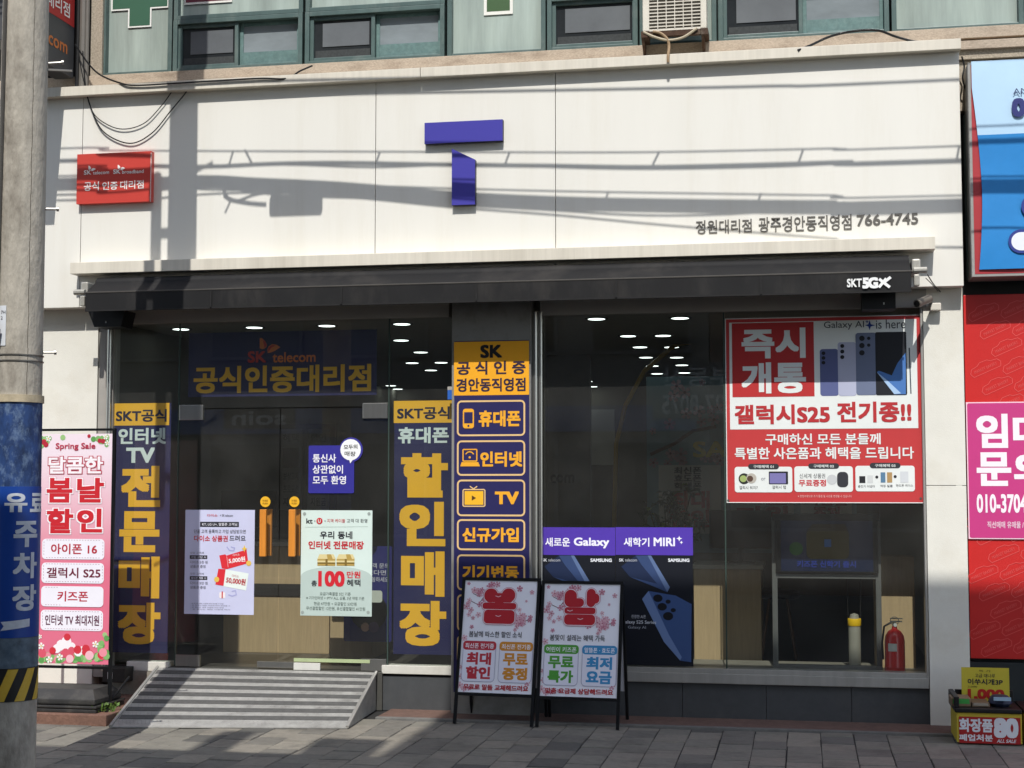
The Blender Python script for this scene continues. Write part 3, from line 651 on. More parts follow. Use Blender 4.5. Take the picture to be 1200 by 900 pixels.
s.text('SKT', (992.5, 326.5, 1010, 336.5), wh, .03, 0, 'lettering'); s.text('5G', (1010.5, 325, 1029, 338), wh, .06, 0, 'lettering', .85)
s.stroke('lettering', wh, [(1030.5, 336), (1034, 331.8), (1038, 327)], .02, .3); s.stroke('lettering', wh, [(1031, 327.5), (1036, 331.5), (1042, 336)], .02, .2); s.stroke('lettering', wh, [(1037, 330), (1043, 325.3)], .02, .1); s.done()
for x_, sg in ((ax0, -1), (ax1, 1)):
    m_ = MB(); m_.box(min(x_ + sg * .01, x_ + sg * .07), max(x_ + sg * .01, x_ + sg * .07), YA + .05, YF + .02, zb1 - .10, zb1 - .005, bev=.012)
    m_.tube([(x_ + sg * .02, YA + .03, za1 + .01), (x_ + sg * .11, YA + .03, za1 + .01)], .022, 10); m_.box(x_ + min(sg * .02, sg * .06), x_ + max(sg * .02, sg * .06), YA + .02, YA + .08, za1 - .10, za1 - .02, bev=.008)
    m_.build('end_bracket', M('bracket_grey', '#a9a69d', .45, metal=.3, dirt=('#6c665c', .6)), aw)
for pxs, lb in (((103, 146, 367, 383), 'left'), ((1010, 1050, 343.5, 362), 'right')):
    a, b = at(pxs[0], 375, -.32).x, at(pxs[1], 375, -.32).x; z0_, z1_ = at(pxs[0] + 20, pxs[3], -.32).z, at(pxs[0] + 20, pxs[2], -.32).z + .02
    r = thing('speaker_box', ((a + b) / 2, -.2, z0_), 'small black speaker box hanging under the %s end of the black awning' % lb, 'speaker')
    pts = [(a, -.32, z1_), (b, -.32, z1_), (b - (.03 if lb == 'left' else .0), -.32, z0_), (a + (.055 if lb == 'left' else .004), -.32, z0_)]
    MB().prism(pts, (0, .2, 0)).build('housing', BLACK, r); MB().box(a + .15, a + .158, -.325, -.321, z0_ + .03, z0_ + .045).build('indicator', P('#b9b9b4'), r)
    MB().box(a + .1, b - .1, -.25, -.12, z1_ + .001, z1_ + .2).build('bracket', BLACKM, r)

# ================================================================ fascia signs
TB = M('sign_indigo', '#47439e', .35, var=.03, scale=2)
tl_ = thing('letter_sign', at(540, 240, YF), 'big indigo letter T of two raised pieces on the white fascia', 'sign')
s = Sign(tl_, FP(YF - .05)); SIDE = M('sign_side', '#232338', .5)
for nm, pts in (('crossbar', [(497.5, 143.5), (589, 140.2), (589, 165.2), (497.5, 168)]), ('stem', [(529.5, 174.2), (556.8, 187), (556.8, 239.5), (529.5, 240.5)])):
    q = [s.p.ab(*p) for p in pts]
    if nm == 'crossbar': a0, a1 = q[0][0], q[1][0]; bt = (q[0][1] + q[1][1]) / 2; bb = (q[2][1] + q[3][1]) / 2; q = [(a0, bt), (a1, bt), (a1, bb), (a0, bb)]
    else: bb = (q[2][1] + q[3][1]) / 2; q[2] = (q[1][0], bb); q[3] = (q[0][0], bb)
    q = q[::-1]
    m_ = MB(); m_.prism([s.p.W(a, b, -.002) for a, b in q], (0, .05, 0), SIDE); m_.add([s.p.W(a, b) for a, b in q], [(0, 1, 2, 3)], TB); m_.build(nm, None, tl_)
lt = thing('lettering_sign', at(945, 272, YF), 'dark grey raised shop name and phone number at lower right of white fascia', 'sign lettering')
s = Sign(lt, FP(YF)); dg = M('letter_grey', '#5f5c57', .5)
s.text('정원대리점', (815.5, 257.5, 881, 273.5), dg, .009, 0, 'dealer_name', depth=.006)
s.text('광주경안동직영점', (889, 253, 998, 271), dg, .009, 0, 'shop_name', depth=.006)
s.text('766-4745', (1004, 250.3, 1076, 264), dg, .018, 0, 'phone_number', depth=.006); s.done()
RS = P('#c4443b', .35)
s = label_sign('wall_sign', FP(YF - .055), (90, 179, 177, 237.5), .055, RS, 'red box sign with white writing on left of the white fascia', 'sign')
s.rect('edge_frame', P('#d9c9c4'), (176.3, 179, 177.2, 236.5), 1)
w_ = P('#efe9e4')
for x0_, wd, ttl, ex in ((98.5, 8.5, 'telecom', 128), (132.8, 8.5, 'broadband', 168.5)):
    s.text('SK', (x0_, 199.5 - (x0_ - 98) * .03, x0_ + wd, 204.8 - (x0_ - 98) * .03), w_, .02); s.text(ttl, (x0_ + wd + 2, 200 - (x0_ - 98) * .03, ex, 204.3 - (x0_ - 98) * .03), w_, .012)
    wings(s, 'lettering', w_, None, x0_ + 5.3, 198.6 - (x0_ - 98) * .03, .38)
s.text('공식', (98.5, 213, 116, 223.5), w_, .015); s.text('인증', (120, 213, 138, 222.5), w_, .015); s.text('대리점', (141, 211.5, 168.5, 221.5), w_, .015); s.done()
# projecting sign at the far left, its face at right angles to the fascia
xs_ = at(87, 50, -.06).x
pj = Plane((xs_, 0, 0), (0, 1, 0), (0, 0, 1))
def pj_ab(px, py): return pj.ab(px, py)
ya = -1.15; yb = -.06
zb_ = pj.ab(86, 92)[1]; zs_ = pj.ab(86, 32)[1]
pr = thing('projecting_sign', (xs_ - .1, -.6, zb_), 'dark grey and red box sign projecting from wall behind the utility pole', 'sign')
MB().box(xs_ - .16, xs_ - .001, ya, yb, zb_, 7.0, bev=.004).build('box', M('sign_dark', '#4a4a4c', .45), pr)
s = Sign(pr, pj, .0005)
s.polyab('red_panel', P('#b3302e'), [(ya + .02, zs_), (yb - .01, zs_), (yb - .01, 6.9), (ya + .02, 6.9)], 1)
A = lambda px, py: pj.ab(px, py)
k0 = A(79, 24); k1 = A(55, 8)
s.textab('공식 인증 대리점', (yb - .09 - 1.0, zs_ + .05, yb - .09, zs_ + .17), w_, .015)
s.textab('broadband', (yb - .09 - .55, zs_ + .22, yb - .09, zs_ + .29), w_, .005)
zc_ = A(79, 60)[1]
s.textab('SK telecom', (yb - .12 - .84, zc_ - .03, yb - .12, zc_ + .085), P('#c9743a'), .015); s.done()
MB().box(xs_ - .3, xs_ - .17, -.5, .02, zb_ + .4, zb_ + .46).build('bracket', BLACKM, pr)
# green crosses and small notices on the upper windows
CG = P('#37604b'); s = None
p_ = FP(YU + .02)
cr = thing('cross_sign', at(163, 33, YU), 'large green cross with white outline on the left upper window', 'sign')
s = Sign(cr, p_)
zc2 = p_.ab(164, -8)[1]; xc2 = p_.ab(164, 10)[0]; arm = p_.ab(198, 10)[0] - xc2; th = (p_.ab(177.5, 10)[0] - p_.ab(150, 10)[0]) / 2
zlow = p_.ab(164, 32)[1]; zarm = p_.ab(164, 11)[1]
L_ = xc2 - p_.ab(129.5, 10)[0]; zcen = zarm + th; ext = zcen - zlow
def crossp(e, g): return [(xc2 - th - g, zcen - ext - g), (xc2 + th + g, zcen - ext - g), (xc2 + th + g, zcen - th - g), (xc2 + ext + g, zcen - th - g), (xc2 + ext + g, zcen + th + g), (xc2 + th + g, zcen + th + g), (xc2 + th + g, zcen + ext + g), (xc2 - th - g, zcen + ext + g), (xc2 - th - g, zcen + th + g), (xc2 - ext - g, zcen + th + g), (xc2 - ext - g, zcen - th - g), (xc2 - th - g, zcen - th - g)]
s.polyab('outline', P('#e6e6e0'), crossp(0, .0), 1); s.polyab('face', CG, crossp(0, -.013), 2); s.done()
s = label_sign('window_notice', p_, (567, -22, 601, 17), .003, P('#e3e1d8'), 'small dark green notice with white border on the middle upper window', 'notice')
s.rect('face', P('#3d5a35'), (570.5, -19, 597.5, 13), 1); s.done()
s = label_sign('window_notice', p_, (216, -20, 272, 4), .003, P('#e3e1d8'), 'white edged dark red notice at top of left upper window', 'notice')
s.rect('face', P('#6b2d3c'), (218, -18, 270, 1.5), 1); s.done()
# outdoor air conditioner unit on its rusty bracket
YC = -.21
ac = thing('air_conditioner', at(790, 45, YC), 'white air conditioner outdoor unit on a rusty bracket above the fascia', 'air conditioner')
ca, cb = at(753, 30, YC).x, at(828, 30, YC).x; cz = at(790, 35, YC).z; ctz = cz + .62
ACW = M('ac_white', '#d8d2c3', .5, var=.06, dirt=('#8f7f66', .6), dscale=4)
m_ = MB(); m_.box(ca, ca + .05, YC, -.06, cz, ctz, bev=.008); m_.box(cb - .045, cb, YC, -.06, cz, ctz, bev=.008); m_.box(ca + .05, cb - .045, YC + .004, -.06, ctz - .05, ctz, bev=.004); m_.box(ca + .05, cb - .045, YC + .004, -.06, cz, cz + .015); m_.build('casing', ACW, ac)
m_ = MB(); m_.box(ca + .05, cb - .045, YC + .03, YC + .05, cz + .015, ctz - .05); m_.build('coil', M('coil_grey', '#6f6a60', .6, var=.3, scale=50), ac)
m_ = MB()
z = cz + .03
while z < ctz - .06: m_.box(ca + .05, cb - .045, YC + .004, YC + .012, z, z + .007); z += .026
for k in range(1, 6): x_ = ca + .05 + (cb - ca - .095) * k / 6; m_.box(x_ - .003, x_ + .003, YC + .001, YC + .008, cz + .015, ctz - .05)
m_.build('grille', ACW, ac)
RUST = M('rusty_steel', '#4b3527', .85, var=.4, scale=25, dirt=('#8a8072', .5), dscale=8)
m_ = MB()
for x_ in (ca - .01, cb - .04): m_.box(x_, x_ + .05, YC - .02, -.03, cz - .05, cz - .004); m_.prism([(x_, -.03, cz - .05), (x_, YC, cz - .05), (x_, -.03, cz - .15)], (.02, 0, 0))
m_.box(ca + .04, cb - .045, YC - .01, YC + .03, cz - .045, cz - .008); m_.build('bracket', RUST, ac)
m_ = MB(); q = lambda px, py, Y=YC - .02: tuple(at(px, py, Y))
def curve(pts, n=6):
    pts = [Vector(p) for p in pts]; out = []
    for i in range(len(pts) - 1):
        p0, p1, p2, p3 = pts[max(i - 1, 0)], pts[i], pts[i + 1], pts[min(i + 2, len(pts) - 1)]
        for k in range(n):
            t = k / n; out.append(.5 * ((2 * p1) + (p2 - p0) * t + (2 * p0 - 5 * p1 + 4 * p2 - p3) * t * t + (3 * p1 - p0 - 3 * p2 + p3) * t ** 3))
    return out + [pts[-1]]
m_.tube(curve([q(754, 37.5), q(766, 43), q(782, 47), q(800, 44), q(817, 33)]), .01, 8); m_.build('hose', M('hose_beige', '#b5a88f', .6), ac, True)
m_ = MB(); m_.tube(curve([q(765, 37), q(774, 39), q(782, 46), q(784, 55), q(783, 65, -.26), q(783, 73, -.26)]), .011, 8); m_.build('drain_hose', M('hose_tan', '#9a8163', .6), ac, True)

# ================================================================ window posters and banners
YI = .018                                                            # inside face of the glass
NAVY, YEL = P('#1f2050'), P('#f2b72c'); PALE = P('#d8e6e4'); DKN = P('#1d1c30')
s = label_sign('transom_banner', FP(YI), (221, 388, 441.5, 464), .003, NAVY, 'navy banner with large yellow letters behind the glass above the doors', 'banner')
s.text('공식인증대리점', (227, 428, 435, 460), YEL, .032, 2)
rd, orr = P('#c2342f'), P('#e07a3a')
s.text('SK', (290.5, 411.5, 312, 425), rd, .03, 2); s.text('telecom', (319.5, 412.5, 370, 424.5), orr, .02, 2)
wings(s, 'emblem', orr, rd, 304.5, 408, 1.05); s.done()
def tall(px, label, l1, big, l2=None):
    x0, y0, x1, y1 = px
    s = label_sign('window_banner', FP(YI), px, .003, NAVY, label, 'banner', group='tall navy banners beside the doors')
    s.rect('heading_strip', YEL, (x0, y0, x1, y0 + 26), 1)
    s.text('SKT공식', (x0 + 4, y0 + 7, x1 - 3, y0 + 22), DKN, .03, 2)
    if l2: s.text(l1, (x0 + 7, y0 + 29, x1 - 4, y0 + 48), PALE, .035, 2); s.text(l2, (x0 + 16, y0 + 52, x1 - 17, y0 + 70), PALE, .04, 2)
    else: s.text(l1, (x0 + 5, y0 + 31, x1 - 4, y0 + 50), PALE, .035, 2)
    for t, b in big: s.text(t, b, YEL, .05, 2)
    return s.done()
tall((132, 472.5, 198.5, 765), 'tall navy banner with yellow letters at the left end behind the pink stand', '인터넷', [('전', (142, 546, 188, 594)), ('문', (140, 599, 187, 647)), ('매', (139, 652, 187, 701)), ('장', (138, 706, 188, 755))], 'TV')
tall((461.5, 469.5, 530, 767), 'tall navy banner with yellow letters between right door and the pillar', '휴대폰', [('할', (470, 531, 525, 583)), ('인', (468, 588, 522, 640)), ('매', (470, 646, 521, 699)), ('장', (468, 704, 523, 757))])
# pillar banner (outside, sunlit)
AM = P('#f2aa22'); FR = P('#e3bd84'); DB = P('#262355'); OY = P('#f0aa2c')
s = label_sign('pillar_banner', FP(-.149), (532, 399, 620, 812), .012, DB, 'navy and amber banner with boxed icons covering the pillar', 'banner')
s.rect('heading_strip', AM, (532, 400, 620, 463), 1)
s.text('SK', (563, 404, 588.5, 419.5), P('#18151a'), .04, 2); s.text('공 식 인 증', (535.5, 423, 616, 439), P('#33243a'), .03, 2); s.text('경안동직영점', (535, 443, 616, 459), P('#33243a'), .03, 2)
ys = [(469, 511), (516, 557.5), (562, 605), (608.5, 645), (650, 692), (697, 740), (745, 788)]
for (a, b), tx in zip(ys, ('휴대폰', '인터넷', 'TV', '신규가입', '기기변동', '번호이동', '결합상품')):
    s.ring('service_box', FR, (535.5, a, 615.5, b), .013, 1, .035)
    ym = (a + b) / 2
    if tx == '휴대폰': s.text(tx, (561, 481, 610, 500), OY, .04, 2)
    elif tx == '인터넷': s.text(tx, (563, 529, 612, 547), OY, .04, 2)
    elif tx == 'TV': s.text(tx, (580, 576, 608, 591), OY, .05, 2)
    else: s.text(tx, (542, ym - 8.5, 608, ym + 8.5), OY, .04, 2)
s.rect('phone_icon', OY, (542.5, 479, 555.5, 502), 2, .02); s.rect('phone_icon', DB, (544, 483, 554, 496), 3); s.disc('phone_icon', DB, 549, 499, 1.2, 3)
s.ring('laptop_icon', OY, (542, 526, 559.5, 541), .009, 2, .01); s.poly('laptop_icon', OY, [(541, 541.5), (560.5, 541.5), (562.5, 546.5), (539.5, 546.5)], 2); s.disc('laptop_icon', OY, 550.5, 536, 1.3, 2); s.stroke('laptop_icon', OY, [(546, 532), (548, 530), (550.5, 529.4), (553, 530), (555, 532)], .008, 2)
s.ring('television_icon', FR, (542, 573, 569, 594), .009, 2, .015); s.rect('television_icon', YEL, (544.5, 575.5, 566.5, 591.5), 2); s.poly('television_icon', P('#5a3a1a'), [(553, 580.5), (553, 586.5), (558, 583.5)], 3); s.stroke('television_icon', FR, [(551, 570), (555, 573), (559, 570)], .008, 2)
s.done()
# small blue box beside pillar banner
s = label_sign('door_sensor', FP(-.10), (524.5, 453, 530, 468), .02, P('#2b62b8'), 'tiny blue and grey plastic tag beside the amber banner top', 'tag'); s.rect('cap', P('#a9a59e'), (524.5, 453, 530, 457), 1); s.done()
# the blue speech sticker on the right door
s = label_sign('door_sticker', FP(-.006), (361.5, 522, 415, 578), .0015, P('#332f8f'), 'indigo square sticker with round white speech bubble on the right door', 'sticker', r=.012)
for t, y in (('통신사', 537), ('상관없이', 550), ('모두 환영', 562.5)): s.text(t, (366.5, y - 5, {'통신사': 394, '상관없이': 402, '모두 환영': 405.5}[t], y + 5), P('#eceaf2'), .02, 2)
s.disc('bubble', P('#3a3590'), 411.5, 527, 14, 2); s.disc('bubble', P('#f2f2f2'), 411, 527, 12, 3); s.poly('bubble', P('#f2f2f2'), [(409, 537), (415, 537), (410.5, 543)], 3)
s.text('모두의', (403, 521, 419, 526.5), P('#222222'), .015, 4, rot=.04); s.text('매장', (404, 529, 417, 534.5), P('#222222'), .015, 4, rot=-.04); s.done()
# white poster on the left door with coupons
LAV = P('#c9cbe6'); K = P('#2b2b33'); RD = P('#c62b35'); GY = P('#6a6a78')
s = label_sign('door_poster', FP(-.006), (216.5, 597.5, 298, 720), .0012, LAV, 'pale lilac poster with two red coupons on the left door', 'poster')
s.text('다이소', (243, 602.5, 255, 605.5), RD, .01); s.text('× SK telecom', (258, 602.5, 273, 605.5), K, .0)
s.rect('text_strip', K, (234.5, 611.5, 280, 617.5), 1); s.text('KT, LG U+, 알뜰폰 고객님', (237, 612.7, 278, 616.3), P('#e6e6ee'), .01, 2)
s.text('단골 고객 등록하고 가입 상담받으면', (227.5, 620.5, 288, 625), K, .0)
s.text('다이소 상품권', (227.5, 627.5, 267, 634.5), RD, .02); s.text('드려요', (269, 627.5, 288, 634), K, .01)
for y, a, b, c_ in ((646.5, '상담 고객께', '가입 상담 시', '다이소 5천 원'), (671, '모든 고객께', '휴대폰 개통 시', '다이소 5만 원')):
    s.text(a, (223, y, 239, y + 2.6), GY, .0); s.rect('text_strip', K, (222.5, y + 4.2, 243, y + 8.5), 1); s.text(b, (224, y + 5, 241.5, y + 7.8), P('#d6d6e6'), .005, 2)
    s.text(c_, (223, y + 10.5, 243.5, y + 14), GY, .005); s.text('상품권 증정', (223, y + 15.5, 241, y + 19), GY, .005)
for j in range(4): s.text('* 본 행사는 매장 사정에 따라 변경될 수 있습니다'[:26 - j * 3], (223, 706.5 + j * 2.3, 262 + (j % 2) * 8, 708 + j * 2.3), GY, 0.)
s.poly('coupon', P('#d9303a'), [(257, 651), (264, 649.5), (265.5, 651), (289, 644), (291, 660), (266, 667), (260, 666)], 1)
s.stroke('coupon', P('#efc9cb'), [(265.8, 652), (267.5, 664.5)], .003, 1.5); s.text('5,000원', (268, 653, 287.5, 659.5), P('#f4e9ea'), .03, 2, 'coupon', rot=.13); s.text('다이소', (273, 649, 281, 651.5), P('#f4e9ea'), 0., 2, 'coupon', rot=.13)
s.poly('coupon', P('#e6efe9'), [(263.5, 667), (291.5, 672), (288.5, 692), (261.5, 687)], 1); s.poly('coupon', P('#d9303a'), [(256, 666.5), (264.5, 667), (262, 686.5), (252.5, 685)], 1.4)
s.text('50,000원', (265, 677, 288, 685), P('#b5333c'), .03, 2, 'coupon', rot=-.12); s.text('다이소', (272, 673.5, 280, 676.5), P('#b5333c'), 0., 2, 'coupon', rot=-.12)
for cx_, cy_, r_ in ((254, 679, 3), (291.5, 660, 3)): s.disc('coupon', P('#e3bf5a'), cx_, cy_, r_, 2)
s.rect('coupon', P('#efe6e6'), (257, 694, 264, 701), 1, .01); s.rect('coupon', RD, (259.8, 693, 261.2, 701), 1.5); s.poly('coupon', P('#e8c24a'), [(286.5, 638.5), (287.5, 642), (290, 643), (287.5, 644), (286.5, 647), (285.5, 644), (283, 643), (285.5, 642)], 2)
s.stroke('swirl', P('#a9abd6'), [(266, 641), (269, 645), (274, 645.5), (275, 642), (271, 641)], .009, 1); s.stroke('swirl', P('#a9abd6'), [(268, 697), (272, 698.5), (277, 697), (276, 692), (272, 693)], .009, 1); s.done()
# green-white poster on the right door
MW = P('#d5e4dc')
s = label_sign('door_poster', FP(-.006), (352.5, 598, 436, 722), .0012, MW, 'pale mint poster with gold bundles and big red number on right door', 'poster')
s.text('kt', (359, 607.5, 366.5, 613.5), K, .02); s.disc('lettering', P('#c9242c'), 374.5, 610.5, 3.6, 2); s.text('U', (372.7, 608.5, 376, 612.6), MW, .03, 3)
s.text('+', (368, 609.5, 370, 611.5), GY, .0); s.text('+', (380, 609.5, 382, 611.5), GY, .0)
s.text('지역 케이블', (383.5, 608, 404.5, 612.5), RD, .0); s.text('고객 대 환영', (406.5, 608, 430.5, 612.5), K, .0); s.stroke('lettering', P('#a9b9b0'), [(357.5, 617.5), (431, 617)], .002, 2)
s.text('우리 동네', (375, 622.5, 413, 631.5), K, .025); s.text('인터넷 전문매장', (361.5, 634, 426.5, 643.5), RD, .03)
a, b = s.p.ab(394, 700); s.polyab('backdrop', P('#b9c9c2'), [(s.p.ab(352.6, 682)[0], s.p.ab(394, 721.8)[1]), (s.p.ab(435.9, 682)[0], s.p.ab(394, 721.8)[1])] + [(s.p.ab(394 + 41.6 * math.cos(t), 682)[0], s.p.ab(394, 672 - 12 * math.sin(t) + 4)[1]) for t in [math.pi * k / 16 for k in range(17)]], .6)
GOLD = P('#b89a52'); GOLDL = P('#dfcf98'); GOLDD = P('#7f6730')
for x0_ in (372, 394.5):
    for j in range(4): s.rect('gold_bars', [GOLD, GOLDL, GOLDD, GOLD][j], (x0_, 655 + j * 2, x0_ + 21, 657 + j * 2), 1.5)
    s.poly('gold_bars', GOLDL, [(x0_, 655), (x0_ + 2.5, 649.5), (x0_ + 19, 649.5), (x0_ + 21.5, 655)], 1.5); s.poly('gold_bars', GOLD, [(x0_ + 12, 655), (x0_ + 11, 649.5), (x0_ + 16, 649.5), (x0_ + 18, 655)], 2); s.rect('gold_bars', GOLDD, (x0_ + 9.5, 655, x0_ + 12, 663), 2)
s.text('총', (365, 680, 371.5, 687), K, .02); s.text('100', (373, 669, 404, 687.5), P('#cf2433'), .045); s.text('만원', (406.5, 669.5, 422.5, 677.5), P('#cf2433'), .025); s.text('혜택', (406.5, 679, 422.5, 687), K, .02)
for j, (t, a, b) in enumerate((('요금가족결합 5인 기준', 375, 411), ('※ 기가인터넷 + IPTV ALL 상품, 3년 약정 기준', 359, 427), ('현금 47만원 + 요금할인 53만원', 368, 418), ('무선결합할인 12만원, 유선결합할인 41만원', 359, 428))): s.text(t, (a, [694, 699, 705.5, 711][j], b, [698, 703, 709.5, 715.5][j]), P('#55635c'), .0)
for cx_, cy_ in ((357, 602), (432.5, 602), (354.5, 717.5), (431.5, 717.5)): s.disc('pin', P('#9aa39e'), cx_, cy_, 1.8, 2)
s.done()
# big red and white window poster on the right
PR = P('#bf3a3b'); WP = P('#e3e6e2')
s = label_sign('window_poster', FP(-.006), (851, 371.5, 1081, 589), .0015, PR, 'large red and white poster picturing smartphones on the right window', 'poster')
s.ring('border', WP, (850.6, 371, 1081.4, 589.5), .006, 1)
s.rect('white_field', WP, (855, 376, 1075, 502.5), 1)
s.rect('red_block', P('#b82f30'), (858, 378, 954, 465), 2); bw = P('#e2e6e3')
s.text('즉시', (869, 384.5, 944, 420), bw, .038, 3); s.text('개통', (869, 424.5, 944.5, 461), bw, .038, 3)
s.text('Galaxy AI', (965.5, 376.5, 1012.5, 386.5), P('#27303a'), .002, 3); s.text('is here', (1026.5, 374.5, 1061, 385), P('#27303a'), .002, 3)
s.poly('sparkle', P('#1f3a8a'), [(1019, 375), (1020.5, 380), (1025.5, 381.2), (1020.5, 382.6), (1019, 387), (1017.5, 382.6), (1013.5, 381.2), (1017.5, 380)], 3); s.poly('sparkle', P('#1f3a8a'), [(1016, 374.5), (1016.6, 376.6), (1018.5, 377), (1016.6, 377.6), (1016, 379.5), (1015.4, 377.6), (1013.6, 377), (1015.4, 376.6)], 3.2)
for i, (x0_, y0_, x1_, y1_, col_, lens) in enumerate(((961, 409, 982.5, 464, '#5a628f', ((965, 414, 2.2), (965, 419.5, 2.2), (965, 425, 2.2))), (982, 401, 1003.5, 464, '#b3b6cc', ((987, 405.5, 2.4), (987, 412, 2.4), (987, 418.5, 2.4))), (1003, 390, 1027.5, 463, '#6c7690', ((1010, 396.5, 3.2), (1010, 405, 3.2), (1010, 413.5, 3.2), (1018, 396.5, 2), (1018, 404.5, 2))))):
    s.rect('phone_picture', P(col_), (x0_, y0_, x1_, y1_), 2 + i * .3, .02)
    for a, b, r_ in lens: s.disc('phone_picture', P('#17181f'), a, b, r_, 3.2)
s.rect('phone_picture', P('#1b1d24'), (1026, 389, 1062.5, 463), 2.9, .012); s.poly('phone_picture', P('#4a78b8'), [(1061.5, 413), (1061.5, 462), (1048, 462), (1027.5, 436), (1030, 434.5), (1045, 440), (1052, 425)], 3.4); s.poly('phone_picture', P('#a9c6e6'), [(1027.5, 436), (1048, 462), (1056, 461), (1040, 446)], 3.6)
s.stroke('phone_picture', P('#3a4250'), [(1065.5, 408), (1067.5, 461)], .008, 2)
s.text('갤럭시S25', (861, 474, 972.5, 497), P('#b52f33'), .036, 3); s.text('전기종!!', (981, 470.5, 1068, 495), P('#b52f33'), .036, 3)
s.text('구매하신 모든 분들께', (897, 508, 1032, 521), bw, .022, 2); s.text('특별한 사은품과 혜택을 드립니다', (861, 524, 1071, 538), bw, .022, 2)
for i, (x0_, x1_) in enumerate(((861, 928.5), (931, 999.5), (1002.5, 1072))):
    gb = s.fresh('gift_box'); s.rect(gb, WP, (x0_, 547 - i * .6, x1_, 577 - i * .6), 2, .02)
    xm = (x0_ + x1_) / 2; s.rect(gb, P('#35363a'), (xm - 18, 543.5 - i * .6, xm + 18, 550 - i * .6), 3, .02); s.text('구매혜택 0%d' % (i + 1), (xm - 12, 545 - i * .6, xm + 12, 548.7 - i * .6), bw, .015, 4)
g = 'gift_picture'
g = 'watch_picture'; s.disc(g, P('#2d2f2a'), 872, 561, 6.5, 3); s.disc(g, P('#9fb06a'), 871, 561, 4, 3.5); s.disc(g, P('#b9b2a6'), 880.5, 560.5, 6, 3.2); s.disc(g, P('#5a4438'), 879, 561, 3.6, 3.7); g = 'tablet_picture'; s.rect(g, P('#24262c'), (901, 552.5, 923.5, 567.5), 3, .006); s.rect(g, P('#7d77ad'), (902, 554.5, 921, 566.5), 3.5, .004)
s.text('갤럭시 워치7', (866.5, 569.5, 888, 573.5), K, 0., 3); s.text('or', (892, 560, 897, 563), GY, 0., 3); s.text('갤럭시 탭', (905, 569, 921, 573), K, 0., 3)
s.text('신세계 상품권', (937, 555, 967, 560.5), K, 0., 3); s.text('무료증정', (936, 562, 968, 570), RD, .03, 3); g = 'earbud_picture'; s.rect(g, P('#34353a'), (981, 553, 994, 571), 3, .03); s.disc(g, P('#c6c8c8'), 975, 562, 6, 3)
g = 'charger_picture'; s.rect(g, P('#26272a'), (1007, 558, 1014, 566), 3); s.rect(g, P('#d0d2d0'), (1016.5, 557, 1023, 566), 3); s.disc(g, P('#2b2b30'), 1027.5, 559, 1.8, 3); g = 'film_picture'; s.rect(g, P('#5a7f9c'), (1032, 553.5, 1037.5, 565.5), 3); s.rect(g, P('#b08f5e'), (1039.5, 553.5, 1045.5, 565.5), 3); s.disc(g, P('#2b2b30'), 1049, 558.5, 1.8, 3); g = 'case_picture'; s.rect(g, P('#cfd2d4'), (1055, 552.5, 1064.5, 565.5), 3)
s.text('충전기 어댑터', (1005.5, 568.5, 1025, 571.5), K, 0., 3); s.text('액정 필름', (1031.5, 568, 1046, 571), K, 0., 3); s.text('핸드폰 케이스', (1050, 567.5, 1070, 570.5), K, 0., 3)
s.text('※ 한정수량으로 조기 품절 될 사은품 변경될 수 있습니다', (935, 580, 998, 583), P('#e3b9b4'), 0., 2)
for xx, yy in ((853.5, 586.5), (1079, 584)): s.disc('tape', P('#57504a'), xx, yy, 1.5, 2)
s.done()
